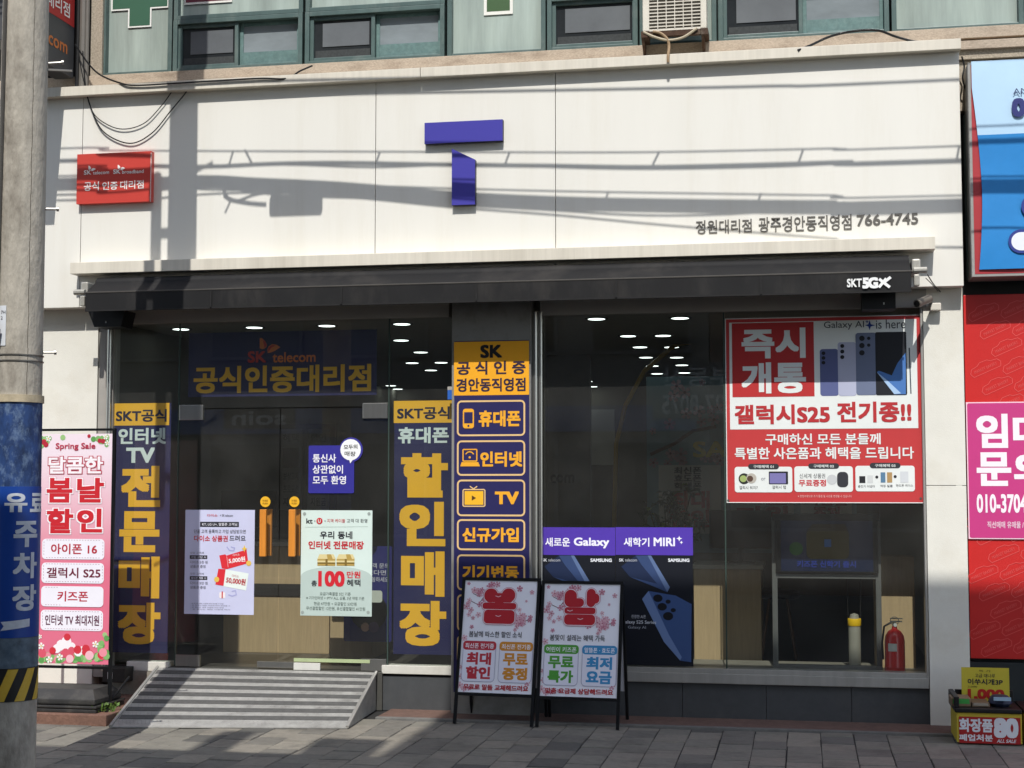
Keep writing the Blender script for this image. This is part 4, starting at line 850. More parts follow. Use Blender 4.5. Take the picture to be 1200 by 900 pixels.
# two smartphone posters low on the right window
PU = P('#5238a8')
for i, (x0_, x1_, tx, lb) in enumerate(((631.5, 721, ('새로운', 'Galaxy'), 'purple topped smartphone poster by the silver frame, half hidden by folding board'), (721.5, 812, ('새학기', 'MIRI'), 'purple topped smartphone poster right of the folding boards showing camera lenses'))):
    yb_ = 778 + i * 2
    s = label_sign('window_poster', FP(-.006), (x0_, 617.5, x1_, yb_), .002, P('#0f131d'), lb, 'poster', group='purple topped posters low in right window')
    s.rect('heading_strip', PU, (x0_, 618, x1_, 650.5), 1)
    if i == 0: s.text(tx[0], (639, 630, 668, 640.5), P('#f0eefa'), .025, 2); s.text(tx[1], (672.5, 630, 714, 642.5), P('#f0eefa'), .03, 2)
    else:
        s.text(tx[0], (731, 630, 761, 640.5), P('#f0eefa'), .025, 2); s.text(tx[1], (766, 630, 791, 640), P('#f0eefa'), .03, 2)
        s.poly('sparkle', P('#f0eefa'), [(796, 628), (797, 630.2), (799.5, 631), (797, 632), (796, 634.5), (795, 632), (792.5, 631), (795, 630.2)], 2); s.poly('sparkle', P('#f0eefa'), [(798.5, 633.5), (799.1, 635), (800.5, 635.6), (799.1, 636.2), (798.5, 637.8), (797.9, 636.2), (796.5, 635.6), (797.9, 635)], 2)
    s.text('SK', (x0_ + 4, 654.5, x0_ + 9.5, 658), P('#d9dbe0'), .02, 2); s.text('telecom', (x0_ + 11, 654.5, x0_ + 25, 658), P('#b9bcc4'), 0., 2)
    s.text('SAMSUNG', (x1_ - 29, 654.5, x1_ - 4, 658.5), P('#e3e5ea'), .04, 2)
    g = 'phone_picture'; o = x0_ - 721.5
    s.poly(g, P('#33466e'), [(o + 745, 651), (o + 762, 651), (o + 784, 688), (o + 782, 694), (o + 768, 688), (o + 738, 676), (o + 728, 664)], 1.5)
    s.poly(g, P('#5c7096'), [(o + 759, 651), (o + 763, 651), (o + 785, 688), (o + 782, 694)], 2); s.poly(g, P('#1c2947'), [(o + 728, 664), (o + 745, 651), (o + 752, 662), (o + 770, 684), (o + 738, 676)], 1.8)
    s.poly(g, P('#3d5687'), [(o + 760, 692.5), (o + 752.5, 702), (o + 778, 752), (o + 797, 774), (o + 810, 776), (o + 810.5, 708), (o + 792, 698)], 1.6); s.poly(g, P('#6b83b0'), [(o + 760, 692.5), (o + 752.5, 702), (o + 778, 752), (o + 797, 774), (o + 799, 770), (o + 784, 744)], 2)
    for a, b, r_ in ((o + 771, 701, 5.5), (o + 776, 711, 5.5), (o + 783, 722, 6), (o + 783, 705, 3), (o + 789, 715, 3)): s.disc(g, P('#0e1018'), a, b, r_, 2.4, ky=.8)
    s.text('갤럭시 S25 시리즈'[4:], (o + 740, 720.5, o + 757, 724.5), P('#c9ccd4'), 0., 2.6) if 0 else s.text('진정한 AI폰', (o + 740, 720.5, o + 757, 724.5), P('#c9ccd4'), 0., 2.6)
    s.text('Galaxy S25 Series', (o + 729, 727, o + 769, 732), P('#d3d6dd'), .01, 2.6); s.text('Galaxy AI', (o + 736, 733.5, o + 757, 737.5), P('#a9adb8'), 0., 2.6); s.done()
# cctv camera
c = at(1090, 352, -.1)
cc = thing('security_camera', (c.x, -.06, c.z), 'small dark security camera at the top corner of the white pier', 'security camera')
p0, p1 = Vector(at(1074.5, 356, -.3)), Vector(at(1089, 350, -.18))
MB().tube([p0, p0 + (p1 - p0) * .12, p0 + (p1 - p0) * .14, p1], .03, 14).build('body', M('camera_grey', '#6b655d', .4), cc, True)
d_ = (p1 - p0).normalized(); MB().tube([p0 - d_ * .004, p0 + d_ * .002], .022, 14).build('lens', M('lens_black', '#08080a', .1), cc, True)
MB().tube([p1, p1 + Vector((.01, .05, -.02)), (c.x + .03, -.045, c.z - .03)], .014, 8).build('arm', BLACK, cc, True)
MB().box(c.x + .0, c.x + .075, -.12, -.042, c.z - .075, c.z - .02, bev=.008).build('junction_box', M('junction_white', '#cfc9bc', .5), cc)
m_ = MB(); m_.tube(curve([at(1087, 322, YA + .1), at(1094, 333, -.22), at(1102, 342, -.05)]), .004, 6); m_.tube(curve([at(1085, 326, YA + .1), at(1092, 333, -.25), at(1099, 341, -.05)]), .003, 6); m_.build('cable', BLACK, cc, True)

# ================================================================ loose cables on the front
def cable(pts, r, label):
    o = MB().tube(curve(pts, 8), r, 6).build('cable', BLACK, None, True); return tag(o, label, 'cable')
cable([at(92, 55, -.18), at(95, 80, -.188), at(104, 118, -.188), at(114, 138, -.188), at(140, 151, -.188), at(168, 145, -.188), at(190, 123, -.188), at(205, 103, -.188), at(217, 97, -.188)], .0042, 'upper thin black cable looping down over left end of the fascia')
cable([at(97, 60, -.18), at(100, 100, -.188), at(107, 128, -.188), at(122, 155, -.188), at(152, 168, -.188), at(178, 156, -.188), at(200, 130, -.188), at(218, 108, -.188), at(222, 98, -.188)], .0052, 'lower thicker black cable looping down over left end of the fascia')
cable([at(88, 52, -.15), at(104, 75, -.16), at(118, 88, -.18), at(140, 97, -.25), at(160, 100, -.26), at(215, 97, -.26), at(300, 92, -.26), at(335, 92, -.24), at(352, 83, -.12), at(366, 77, -.06)], .007, 'grey cable lying along top of the left trim')
cable([at(935, 59, -.25), at(950, 53, -.2), at(975, 42, -.14), at(1005, 36, -.12), at(1030, 36, -.12), at(1050, 43, -.14), at(1075, 49, -.2), at(1100, 48, -.15)], .009, 'black cable arching over sill at right end of the trim')
cable([at(1127, 66, -.12), at(1130, 78, -.1), at(1128, 92, -.1), at(1132, 108, -.06), at(1133, 130, -.04)], .006, 'short black cable hanging in gap beside the blue banner')

# ================================================================ right neighbour
nb = thing('neighbour_shop', (2.4, 0, 0), 'neighbouring shop front with red patterned panel and blue banner box above', 'building')
NX1 = 6.0
xg = at(1129, 500, .05).x
m_ = MB(); m_.box(xp1 + .004, NX1, .08, .3, 0, at(1165, 60, .1).z - .1); m_.build('wall', M('neighbour_dark', '#24282a', .7), nb)
m_ = MB(); m_.box(xp1 + .005, NX1, .02, .08, 0, at(1165, 776, .02).z, bev=.004); m_.build('plinth', M('neighbour_plinth', '#23292b', .5), nb)
x_ = at(1131, 230, .0).x; m_ = MB(); m_.box(x_, x_ + .03, -.02, .08, at(1131, 328, 0).z, at(1131, 135, 0).z); m_.build('green_post', GREEN, nb)
# red patterned panel
s = Sign(nb, FP(.0)); RP = P('#c42c2a', .35)
s.mb('red_panel').box(at(1132, 500, 0).x, NX1, .0, .05, at(1165, 772, 0).z, at(1165, 345, 0).z, RP, bev=.003)
PK = P('#d9524f')
s.base = .0
p_ = s.p
for j in range(-6, 46):
    for i in range(-4, 22):
        cx_ = 1150 + j * 13.5 - i * 38; cy_ = 300 + j * 20.5 + i * 4
        if not (1148 < cx_ < 1225 and 360 < cy_ < 762): continue
        a, b = p_.ab(cx_, cy_); w2, h2 = .085, .022; rot = .42
        s.textab('MARKET BAKERY', (a - w2, b - h2 * .5, a + w2, b + h2 * .5), PK, .0, 1, 'pattern', rot=rot)
        pts = [(-1.2, -1.4), (1.2, -1.4), (1.35, 0), (1.15, 1.2), (.6, 1.5), (.35, 2.2), (-.3, 2.3), (-.6, 1.5), (-1.1, 1.3), (-1.35, 0), (-1.2, -1.4)]
        pp = [(a + (u * w2) * math.cos(rot) - v * h2 * math.sin(rot), b + u * w2 * math.sin(rot) + v * h2 * math.cos(rot)) for u, v in pts]
        for k in range(len(pp) - 1):
            q0, q1 = Vector(pp[k]), Vector(pp[k + 1]); nn = Vector((-(q1 - q0).y, (q1 - q0).x)).normalized() * .0022
            s.polyab('pattern', PK, [tuple(q0 - nn), tuple(q1 - nn), tuple(q1 + nn), tuple(q0 + nn)], 1)
s.done()
# pink notice
PKS = P('#c43a7e')
s = label_sign('letting_notice', FP(-.012), (1133.5, 470.5, 1300, 632), .004, P('#efc9d6'), 'pink notice with big white letters and phone number on red panel', 'notice')
s.polyab('face', PKS, rrect(*[v + d for v, d in zip(s.p.rect(1133.5, 470.5, 1300, 632), (.008, .008, -.008, -.008))], .012), 1)
for t, b in (('임', (1144, 485, 1181, 525)), ('대', (1187, 485, 1226, 525)), ('문', (1144.5, 530, 1185, 569.5)), ('의', (1188, 530, 1227, 569.5))): s.text(t, b, P('#f2e9ee'), .04, 2)
s.text('010-3704-', (1144.5, 579, 1208, 601), P('#f2e9ee'), .03, 2); s.text('직선매매 유매물 / 70평', (1157, 611, 1212, 619), P('#e6c6d4'), .02, 2); s.done()
# blue banner over a framed box sign
YB = -.25
bb = thing('banner_box', at(1180, 325, YB), 'framed box sign covered with a blue banner right of the fascia', 'sign')
zb0, zb1_ = at(1165, 324, YB).z, at(1165, 72, YB).z; xb0 = at(1136.5, 200, YB).x
m_ = MB(); m_.box(xb0, NX1, YB, .02, zb0, zb1_, bev=.004); m_.build('frame', M('frame_grey', '#a7a5a0', .4, metal=.3, dirt=('#6a645a', .5)), bb)
s = Sign(bb, FP(YB), .002)
s.polyab('under_panel', P('#a83238'), [(xb0 + .02, zb0 + .02), (NX1, zb0 + .02), (NX1, zb1_ - .02), (xb0 + .02, zb1_ - .02)], 0)
# banner cloth, slightly slack, hung over the frame
zm = at(1165, 158, YB).z
for nm, z0_, z1_, mt in (('banner_cloth', zb0 + .05, zm, M('banner_blue', '#2180c4', .5, var=.08, scale=3, bump=.35, bscale=3.5)), ('banner_cloth', zm, zb1_ + .005, M('banner_pale', '#b4d3ea', .5, var=.05, scale=3, bump=.3, bscale=3.5))):
    n_, k_ = 24, 14; vs = []
    for j in range(k_ + 1):
        v = j / k_; z = z0_ + (z1_ - z0_) * v; tt = (z - zb0) / (zb1_ - zb0)
        inset = .055 * max(0., 1 - abs(2 * tt - .75) ** 1.6) + .012
        for i in range(n_ + 1):
            u = i / n_; x = xb0 + .012 + max(0, inset) * (1 - u) ** 6 + u * (NX1 - xb0 - .012)
            y = YB - .012 - .006 * math.sin(u * 30 + tt * 4) * (1 - tt) - .004 * math.sin(u * 11 + tt * 9)
            vs.append((x, y, z))
    MB().add(vs, [(j * (n_ + 1) + i, j * (n_ + 1) + i + 1, (j + 1) * (n_ + 1) + i + 1, (j + 1) * (n_ + 1) + i) for j in range(k_) for i in range(n_)]).build(nm, mt, bb, True)
s.base = .028
s.text('AM', (1186.5, 104.5, 1204, 111.5), P('#3a4668'), -.008, 1); s.text('0', (1185, 116, 1201, 138), P('#2b2f6e'), .06, 1)
pts = rrect(*s.p.rect(1181, 269, 1245, 297), .09, 8); s.polyab('emblem', P('#2b3a86'), pts, 1); s.polyab('emblem', P('#e3e6ee'), rrect(*[v + d for v, d in zip(s.p.rect(1181, 269, 1245, 297), (.02, .02, -.02, -.02))], .07, 8), 2); s.polyab('emblem', P('#2b3a86'), rrect(*s.p.rect(1196, 228, 1245, 256), .09, 8), 1)
s.done()
# box stall with bargain goods
g0 = ground(1121, 872); YS = g0.y
BXW = at(1198, 860, YS).x; bx0 = at(1121.5, 860, YS).x
hz = at(1160, 836, YS).z
st = thing('bargain_box', (bx0 + .3, YS + .2, .01), 'yellow edged box with red front offering cosmetics on the pavement', 'box')
YEB = M('box_yellow', '#c2aa35', .6, var=.08)
z0g = .012
m_ = MB(); m_.box(bx0, BXW, YS, YS + .42, z0g, hz, bev=.004); m_.build('body', YEB, st)
s = Sign(st, FP(YS - .003)); s.rect('front_panel', P('#a31d1f'), (1124, 840.5, 1196, 873.5 - 2), 1)
wl = P('#dcdce2'); s.text('화장품', (1122.5 + 1.5, 842, 1163.5, 858), wl, .04, 2); s.text('폐업처분', (1124, 860.5, 1163.5, 868.5), wl, .035, 2); s.text('80', (1164.5, 841.5, 1193.5, 865), wl, .06, 2); s.text('ALL SALE', (1168, 866.5, 1190, 870.5), wl, .02, 2, shear=.25); s.done()
m_ = MB(); m_.box(bx0 - .012, BXW + .0, YS - .012, YS + .43, hz + .002, hz + .03, bev=.006); m_.box(bx0 - .012, bx0 + .02, YS + .02, YS + .43, hz + .03, hz + .1, bev=.004); m_.box(bx0 + .03, BXW, YS + .4, YS + .43, hz + .03, hz + .1, bev=.004); m_.build('tray', BLACK, st)
st2 = thing('bargain_box', (BXW + .4, YS + .2, .01), 'second yellow edged box with red front cut by the right edge', 'box')
m_ = MB(); m_.box(BXW + .015, BXW + .6, YS, YS + .42, z0g, hz, bev=.004); m_.build('body', YEB, st2)
s = Sign(st2, FP(YS - .003)); s.polyab('front_panel', P('#a31d1f'), [(BXW + .03, .03), (BXW + .585, .03), (BXW + .585, hz - .02), (BXW + .03, hz - .02)], 1); s.done()
m_ = MB(); m_.box(BXW + .012, BXW + .61, YS - .012, YS + .43, hz + .002, hz + .03, bev=.006); m_.build('tray', BLACK, st2)
# price card standing behind
YP = YS + .36
s = label_sign('price_card', FP(YP), (1127, 782.5, 1183, 838), .006, P('#c9b83a'), 'yellow price card with a red price standing in the bargain box', 'price card')
s.text('특 가', (1147, 785, 1161, 787.5), P('#5a5426'), .0); s.text('고급 대나무', (1142.5, 789.5, 1166, 794), K, .005); s.text('이쑤시개3P', (1134, 795.5, 1175, 802.5), K, .025); s.text('2,000', (1134, 803.5, 1145, 806), P('#5a5426'), .0); s.text('1,000', (1134, 807.5, 1177, 821), P('#b5241c'), .05); s.done()
zt_ = hz + .031
def goods(name, label, px0, px1, h, y0, dep, mat, mat2, sh=0):
    a, b = at(px0, 830, y0).x, at(px1, 830, y0).x
    r = thing(name, ((a + b) / 2, y0 + dep / 2, zt_), label, 'goods')
    m_ = MB(); m_.box(a, b, y0, y0 + dep, zt_, zt_ + h, bev=.006); m_.build('carton', mat, r)
    m_ = MB(); m_.add([(a + .008, y0 - .0015, zt_ + h * .35), (b - .008, y0 - .0015, zt_ + h * .35), (b - .012, y0 - .0015, zt_ + h * .95), (a + .012, y0 - .0015, zt_ + h * .95)], [(0, 1, 2, 3)]); m_.build('printed_label', mat2, r)
goods('goods_packet', 'green printed packet lying at left in the bargain box', 1115, 1138, .055, YS + .06, .2, P('#7f6a52'), P('#3f9a44'))
goods('goods_packet', 'brown clear packet lying in middle of the bargain box', 1139, 1160, .03, YS + .05, .2, P('#6d5a48'), P('#9a8f80'))
a = at(1173, 830, YS + .1); r = thing('goods_bag', (a.x, YS + .15, zt_), 'dark blue crumpled bag lying at right in the bargain box', 'bag')
m_ = MB(); m_.lathe((a.x, YS + .15, zt_), [(.06, 0), (.08, .02), (.07, .05), (.05, .07), (.02, .075)], 9); o = m_.build('bag', M('bag_navy', '#2a2f45', .5, var=.4, scale=14, bump=.6, bscale=25), r); m_ = MB(); m_.box(a.x - .05, a.x + .06, YS + .055, YS + .07, zt_ + .045, zt_ + .068); m_.build('printed_label', P('#9cb6c9'), r)

# ================================================================ metal ramp
A1, A2 = Vector((at(185, 784, -.03).x, -.035, zsl - .004)), Vector((at(441, 789, -.03).x, -.035, zsl - .004))
B1, B2 = ground(129, 851.5, .012), ground(407, 852.5, .012)
rp = thing('metal_ramp', (A1 + B2) / 2 * 1 - Vector((0, 0, (A1.z + B2.z) / 2)), 'grey metal ramp with dark grip strips leading up to the glass doors', 'ramp')
RM = M('ramp_metal', '#a09e99', .55, metal=.15, var=.2, scale=14, bump=.25, bscale=60, dirt=('#4b4844', .6), dscale=4)
def R_(u, v, h=0.): p = A1.lerp(A2, u).lerp(B1.lerp(B2, u), v); return p + Vector((0, 0, h))
n_ = 1
m_ = MB(); m_.add([R_(i / 12, j / 12) for j in range(13) for i in range(13)], [((j + 1) * 13 + i, (j + 1) * 13 + i + 1, j * 13 + i + 1, j * 13 + i) for j in range(12) for i in range(12)]); dn = lambda p: Vector((p.x, p.y, .004))
m_.add([R_(0, 0), R_(1, 0), R_(1, 1), R_(0, 1), dn(R_(0, 0)), dn(R_(1, 0)), dn(R_(1, 1)), dn(R_(0, 1))], [(1, 2, 6, 5), (0, 4, 7, 3), (3, 7, 6, 2)])
m_.build('deck', RM, rp)
STR = M('grip_strip', '#565553', .85, var=.25, scale=25, bump=.5, bscale=200, dirt=('#5c5a56', .5), dscale=5)
for k in range(7):
    v0 = .055 + k * .128; v1 = v0 + .062
    m_ = MB(); n_ = 24; vs = []
    for q in range(n_ + 1):
        u = .012 + .976 * q / n_; vs += [R_(u, v0, .0005), R_(u, v0 + .003, .005), R_(u, v1 - .003, .005), R_(u, v1, .0005)]
    m_.add(vs, [(4 * q + r, 4 * q + r + 1, 4 * q + r + 5, 4 * q + r + 4) for q in range(n_) for r in range(3)]); m_.build('grip_strip', STR, rp)
# raised tread studs between the strips
m_ = MB()
for k in range(8):
    v = .02 + k * .128 + (.0 if k else .01); 
    for i in range(60):
        for dv in (.0, .035):
            u = .015 + i * .0164 + (.008 if dv else 0); p = R_(u, min(v + dv - .012, .985), .001); e = R_(u + .0045, min(v + dv + .004, .99), .001)
            if v + dv > .99: continue
            t = Vector((.004, 0, .0)); m_.add([p - t, p + t, e + t, e - t, (p + e) / 2 + Vector((0, 0, .005))], [(0, 1, 4), (1, 2, 4), (2, 3, 4), (3, 0, 4)])
m_.build('tread_studs', RM, rp)
for u in (0, 1):
    m_ = MB(); m_.tube([R_(u, 0, .004), R_(u, 1, .004)], .012, 6); m_.build('edge_rail', M('rail_light', '#a9a7a2', .45, metal=.4), rp)

# ================================================================ A-boards
def aboard(pxl, pxr, fl, fr, corners, label, big, small, c1, c2, t1, t2, foot):
    G1, G2 = ground(*fl, .004), ground(*fr, .004)
    u = (G2 - G1); u.z = 0; u.normalize(); back = Vector((-u.y, u.x, 0)); lean = math.radians(13)
    v = Vector((back.x * math.sin(lean), back.y * math.sin(lean), math.cos(lean)))
    pl = Plane(G1, u, v)
    root = thing('sandwich_board', (G1 + G2) / 2 + back * .2, label, 'sandwich board', 'folding pavement boards side by side')
    tl_, tr_, br_, bl_ = [Vector(pl.ab(*c)) for c in corners]
    a0, a1 = (tl_.x + bl_.x) / 2, (tr_.x + br_.x) / 2; b0, b1 = (bl_.y + br_.y) / 2, (tl_.y + tr_.y) / 2
    fw = .022
    m_ = MB()
    def bar(x0, x1, y0, y1, th=.02):
        m_.prism([pl.W(x0, y0, .004), pl.W(x1, y0, .004), pl.W(x1, y1, .004), pl.W(x0, y1, .004)], pl.n * -th)
    bar(a0 - fw, a0, 0, b1 + fw); bar(a1, a1 + fw, 0, b1 + fw); bar(a0, a1, b1, b1 + fw); bar(a0, a1, b0 - fw, b0)
    m_.build('front_frame', BLACKM, root)
    H = b1 + fw; apex0, apex1 = pl.W(a0 - fw / 2, H - .02, -.02), pl.W(a1 + fw / 2, H - .02, -.02)
    off = back * .44
    for ap, gp in ((apex0, pl.W(a0 - fw / 2, 0)), (apex1, pl.W(a1 + fw / 2, 0))):
        e = Vector((gp.x, gp.y, .004)) + off; MB().tube([ap, e], .012, 6).build('back_leg', BLACKM, root)
    m_ = MB(); q0 = [apex0.lerp(Vector((pl.W(a0, 0).x, pl.W(a0, 0).y, 0)) + off, t) for t in (.05, .78)]; q1 = [apex1.lerp(Vector((pl.W(a1, 0).x, pl.W(a1, 0).y, 0)) + off, t) for t in (.05, .78)]
    m_.prism([q0[0], q1[0], q1[1], q0[1]], back * .006); m_.build('back_panel', P('#c9cad2'), root)
    s = Sign(root, pl, -.004); s.mb('poster').prism([pl.W(a, b, -.004) for a, b in ((a0, b0), (a1, b0), (a1, b1), (a0, b1))], pl.n * -.006, P('#ececf4'))
    W_, H_ = a1 - a0, b1 - b0
    def X(f): return a0 + f * W_
    def Yv(f): return b1 - f * H_
    def tx(body, x0, y0, x1, y1, mat, bold, lay=3, **k): s.textab(body, (X(x0), Yv(y1), X(x1), Yv(y0)), mat, bold, lay, k.pop('part', 'lettering'), **k)
    rb = P('#b3202c')
    rnd = random.Random(3)
    def fl_(fx, fy, r, c, lay):
        a, b = X(fx), Yv(fy); t0 = rnd.random() * 6
        for k in range(5):
            t = t0 + k * 1.2566; s.polyab('blossom', c, [(a, b)] + [(a + W_ * r * rr * math.cos(t + q), b + W_ * r * rr * math.sin(t + q)) for q, rr in ((-.5, .4), (-.4, .85), (-.15, 1), (0, .85), (.15, 1), (.4, .85), (.5, .4))], lay)
        s.polyab('blossom', P('#b05e72'), [(a + W_ * r * .22 * math.cos(k), b + W_ * r * .22 * math.sin(k)) for k in range(6)], lay + .3)
    pk = [P('#d3a0ae'), P('#c88598'), P('#dfb4bf')]
    for k in range(46):
        if k % 2: fx, fy = rnd.gauss(.24, .09), rnd.gauss(.15, .09)
        else: fx, fy = rnd.gauss(.74, .09), rnd.gauss(.35, .05)
        if .03 < fx < .97 and .03 < fy < .46: fl_(fx, fy, rnd.uniform(.025, .05), rnd.choice(pk), 1 + k * .015)
    for fx, fy, r in ((.06, .21, .035), (.08, .31, .035), (.14, .34, .03), (.13, .42, .03), (.93, .1, .035), (.86, .18, .02), (.92, .35, .035), (.45, .035, .045), (.76, .07, .045), (.04, .52, .045), (.93, .9, .045), (.02, .94, .05), (.08, .97, .04), (.04, .86, .04), (.03, .78, .035), (.15, .965, .03), (.25, .95, .03)): fl_(fx, fy, r, rnd.choice(pk), 1.8)
    for q in (((.1, .19), (.2, .22), (.3, .12), (.22, .1)), ((.62, .3), (.75, .36), (.9, .35)), ((.12, .12), (.22, .15))):
        pts = [Vector((X(a), Yv(b))) for a, b in q]
        for k in range(len(pts) - 1):
            d = pts[k + 1] - pts[k]; nn = Vector((-d.y, d.x)).normalized() * .0025; s.polyab('blossom', P('#6b4048'), [tuple(pts[k] - nn), tuple(pts[k + 1] - nn), tuple(pts[k + 1] + nn), tuple(pts[k] + nn)], .9)
    def puff(px, r, grow, mt, lay): q = list(pl.rect(*px)); s.polyab('title', mt, rrect(q[0] - grow, q[1] - grow, q[2] + grow, q[3] + grow, r + grow, 6), lay)
    shapes = [((567.5, 689.5, 583.5, 706), .05), ((588, 689.5, 604, 706), .05), ((570, 695, 601, 706), .02), ((565.5, 706.3, 605, 714), .02), ((567, 714.6, 603, 731), .03), ((580, 702, 590, 709), .004)] if big == '봄' else [((661.5, 691, 676, 711.5), .05), ((672, 701, 684.5, 711.5), .035), ((667, 704, 680, 711.5), .02), ((687.5, 690, 698, 711.5), .035), ((692, 695.5, 702.5, 707.5), .03), ((661.5, 711.8, 698, 719.6), .02), ((661, 720, 697.5, 732.5), .03)]
    for px, r in shapes: puff(px, r, .009, P('#c98a98'), 3.2)
    for px, r in shapes: puff(px, r, .005, P('#e9dfe8'), 3.5)
    for px, r in shapes: puff(px, r, 0, rb, 4)
    for qx, qy in (((584, 699), (584, 722)) if big == '봄' else ((668, 715.7), (680, 725.5))): s.stroke('title', P('#e6c3cc'), [(qx - 3, qy - .6), (qx, qy + .5), (qx + 3, qy - .6)], .005, 4.6)
    tx(small, .1, .455, .82, .51, K, .008)
    for x0, c_, tt, bt in ((.03, c1, t1[0], t1[1:]), (.53, c2, t2[0], t2[1:])):
        x1 = x0 + .455; mt = P(c_)
        ob_ = s.fresh('offer_box'); R = (X(x0), Yv(.905), X(x1), Yv(.545)); s.polyab(ob_, P('#a9a6bd'), rrect(*R, .03), 2); s.polyab(ob_, P('#e3e2ef'), rrect(R[0] + .004, R[1] + .004, R[2] - .004, R[3] - .004, .027), 2.4)
        s.polyab(ob_, mt, rrect(X(x0), Yv(.625), X(x1), Yv(.545), .025), 2.8)
        tx(tt, x0 + .03, .565, x1 - .03, .61, P('#f0eef4'), .015, 3.4)
        tx(bt[0], x0 + .06, .645, x1 - .06, .755, mt, .048, 3.4); tx(bt[1], x0 + .06, .77, x1 - .06, .88, mt, .048, 3.4)
    tx(foot, .07, .925, .95, .975, rb, .03, 3)
    s.done(); return root
aboard(0, 0, (533.5, 848), (626, 852), ((546, 680), (629, 681), (624, 815), (536, 810)), 'left folding board with red blossom title and red and orange offer boxes', '봄', '봄날에 따스한 할인 소식', '#b8303e', '#cf8a2c', ('최신폰 전기종', '최대', '할인'), ('최신폰 전기종', '무료', '증정'), '무료로 말들 교체해드려요')
aboard(0, 0, (631.5, 852), (723, 855.5), ((638, 684), (727, 685), (723, 818), (633, 816)), 'right folding board with red blossom title and green and blue offer boxes', '날', '봄맞이 설레는 혜택 가득', '#4f9a3a', '#3a8cc0', ('어린이 키즈폰', '무료', '특가'), ('알뜰폰 · 효도폰', '최저', '요금'), '맞춤 요금제 상담해드려요')

# ================================================================ pink banner stand on the left
YX = -.82
bs = thing('banner_stand', (at(95, 838, YX).x, YX, .075), 'pink spring sale banner on black frame with heavy plastic base', 'banner stand')
p_ = FP(YX)
xl, xr = at(44, 640, YX).x - .12, at(130.5, 640, YX).x
zt_, zc_ = at(95, 503, YX).z, at(95, 782, YX).z
zbase = .075
m_ = MB(); m_.box(xr - .012, xr + .012, YX + .005, YX + .03, zbase, zt_, bev=.003); m_.box(xl - .012, xl + .012, YX + .005, YX + .03, zbase, zt_, bev=.003); m_.box(xl, xr + .012, YX + .007, YX + .028, zt_ - .012, zt_ + .006, bev=.002); m_.box(xl, xr, YX + .007, YX + .028, zc_ - .012, zc_ + .008, bev=.002)
m_.tube([(xr, YX + .02, zbase + .02), (xr + .06, YX - .16, zbase + .005)], .012, 6); m_.tube([(xr, YX + .02, zbase + .05), (xr + .03, YX + .28, zbase + .2)], .008, 6); m_.build('frame', BLACKM, bs)
s = Sign(bs, p_, .0); bpx = (46.5, 508, 131, 778)
a0, b0_, a1, b1_ = p_.rect(44, 508.5, 129, 778); a1 = p_.ab(129.3, 640)[0]; a0 = p_.ab(44.5, 640)[0]
n_ = 24; vs = []; grad = M('banner_pink', '#e58fa4', .55, var=.04)
def gradmat():
    m = M('banner_pink_gradient', '#e9a9ba', .55, var=.03); n, l = m.node_tree.nodes, m.node_tree.links
    b = n['Principled BSDF']; tc = n.new('ShaderNodeTexCoord'); sx = n.new('ShaderNodeSeparateXYZ'); l.new(tc.outputs['Object'], sx.inputs[0])
    mr = n.new('ShaderNodeMapRange'); mr.inputs[1].default_value = b1_ - .075 - .15; mr.inputs[2].default_value = b0_ - .075 + .7
    l.new(sx.outputs['Z'], mr.inputs[0]); cr_ = n.new('ShaderNodeValToRGB'); e = cr_.color_ramp.elements; e[0].color = (*lin('#eddbe3'), 1); e[1].color = (*lin('#dd6f88'), 1)
    l.new(mr.outputs[0], cr_.inputs[0]); l.new(cr_.outputs[0], b.inputs['Base Color']); return m
GM = gradmat()          # the banner's printed pink fade
s.mb('banner').prism([p_.W(a, b, 0) for a, b in ((a0, b0_), (a1, b0_), (a1, b1_), (a0, b1_))], (0, .002, 0), GM)
GRN = [P('#7fb36a'), P('#5f9c52'), P('#9ac27f')]; BR = [P('#cf3442'), P('#b5283a')]; rnd = random.Random(5)
def blob(px, py, r, mat, lay): s.disc('leaf_border', mat, px, py, r, lay, 10)
def inb(x, r): return max(44.8 + r, min(129 - r, x))
for k in range(46):
    x = rnd.uniform(46, 128); d = abs(x - 88) / 42
    if rnd.random() < d * d + .05: blob(inb(x, 4), 512 + rnd.random() * (2 + 11 * d ** 3), rnd.uniform(2, 3.4), rnd.choice(GRN), 1 + k * .01)
for x, y, r in ((51.5, 518, 3.2), (54, 521, 3), (104.5, 511, 2), (117, 516.5, 2.6), (121, 517, 2.8)): blob(x, y, r, rnd.choice(BR), 2)
for x, y in ((57, 514), (126, 519), (124, 512)): s.flower('leaf_border', P('#f0efe9'), x, y, 3.2, 2.2, P('#e3c65a'))
s.text('Spring Sale', (65.5, 519, 112, 528), P('#b8374f'), .02, 3)
RDB = P('#c9252f'); WB = P('#f4edf0')
s.text('달콤한', (57, 535, 121, 555), WB, .03, 3, out=[(P('#b8354a'), .045)])
for t, b in (('봄', (55, 560, 85, 589)), ('날', (90.5, 560, 122, 589)), ('할', (55, 596, 86, 625)), ('인', (90.5, 596, 120, 624))): s.text(t, b, RDB, .04, 3, out=[(WB, .045), (P('#d995a6'), .055)])
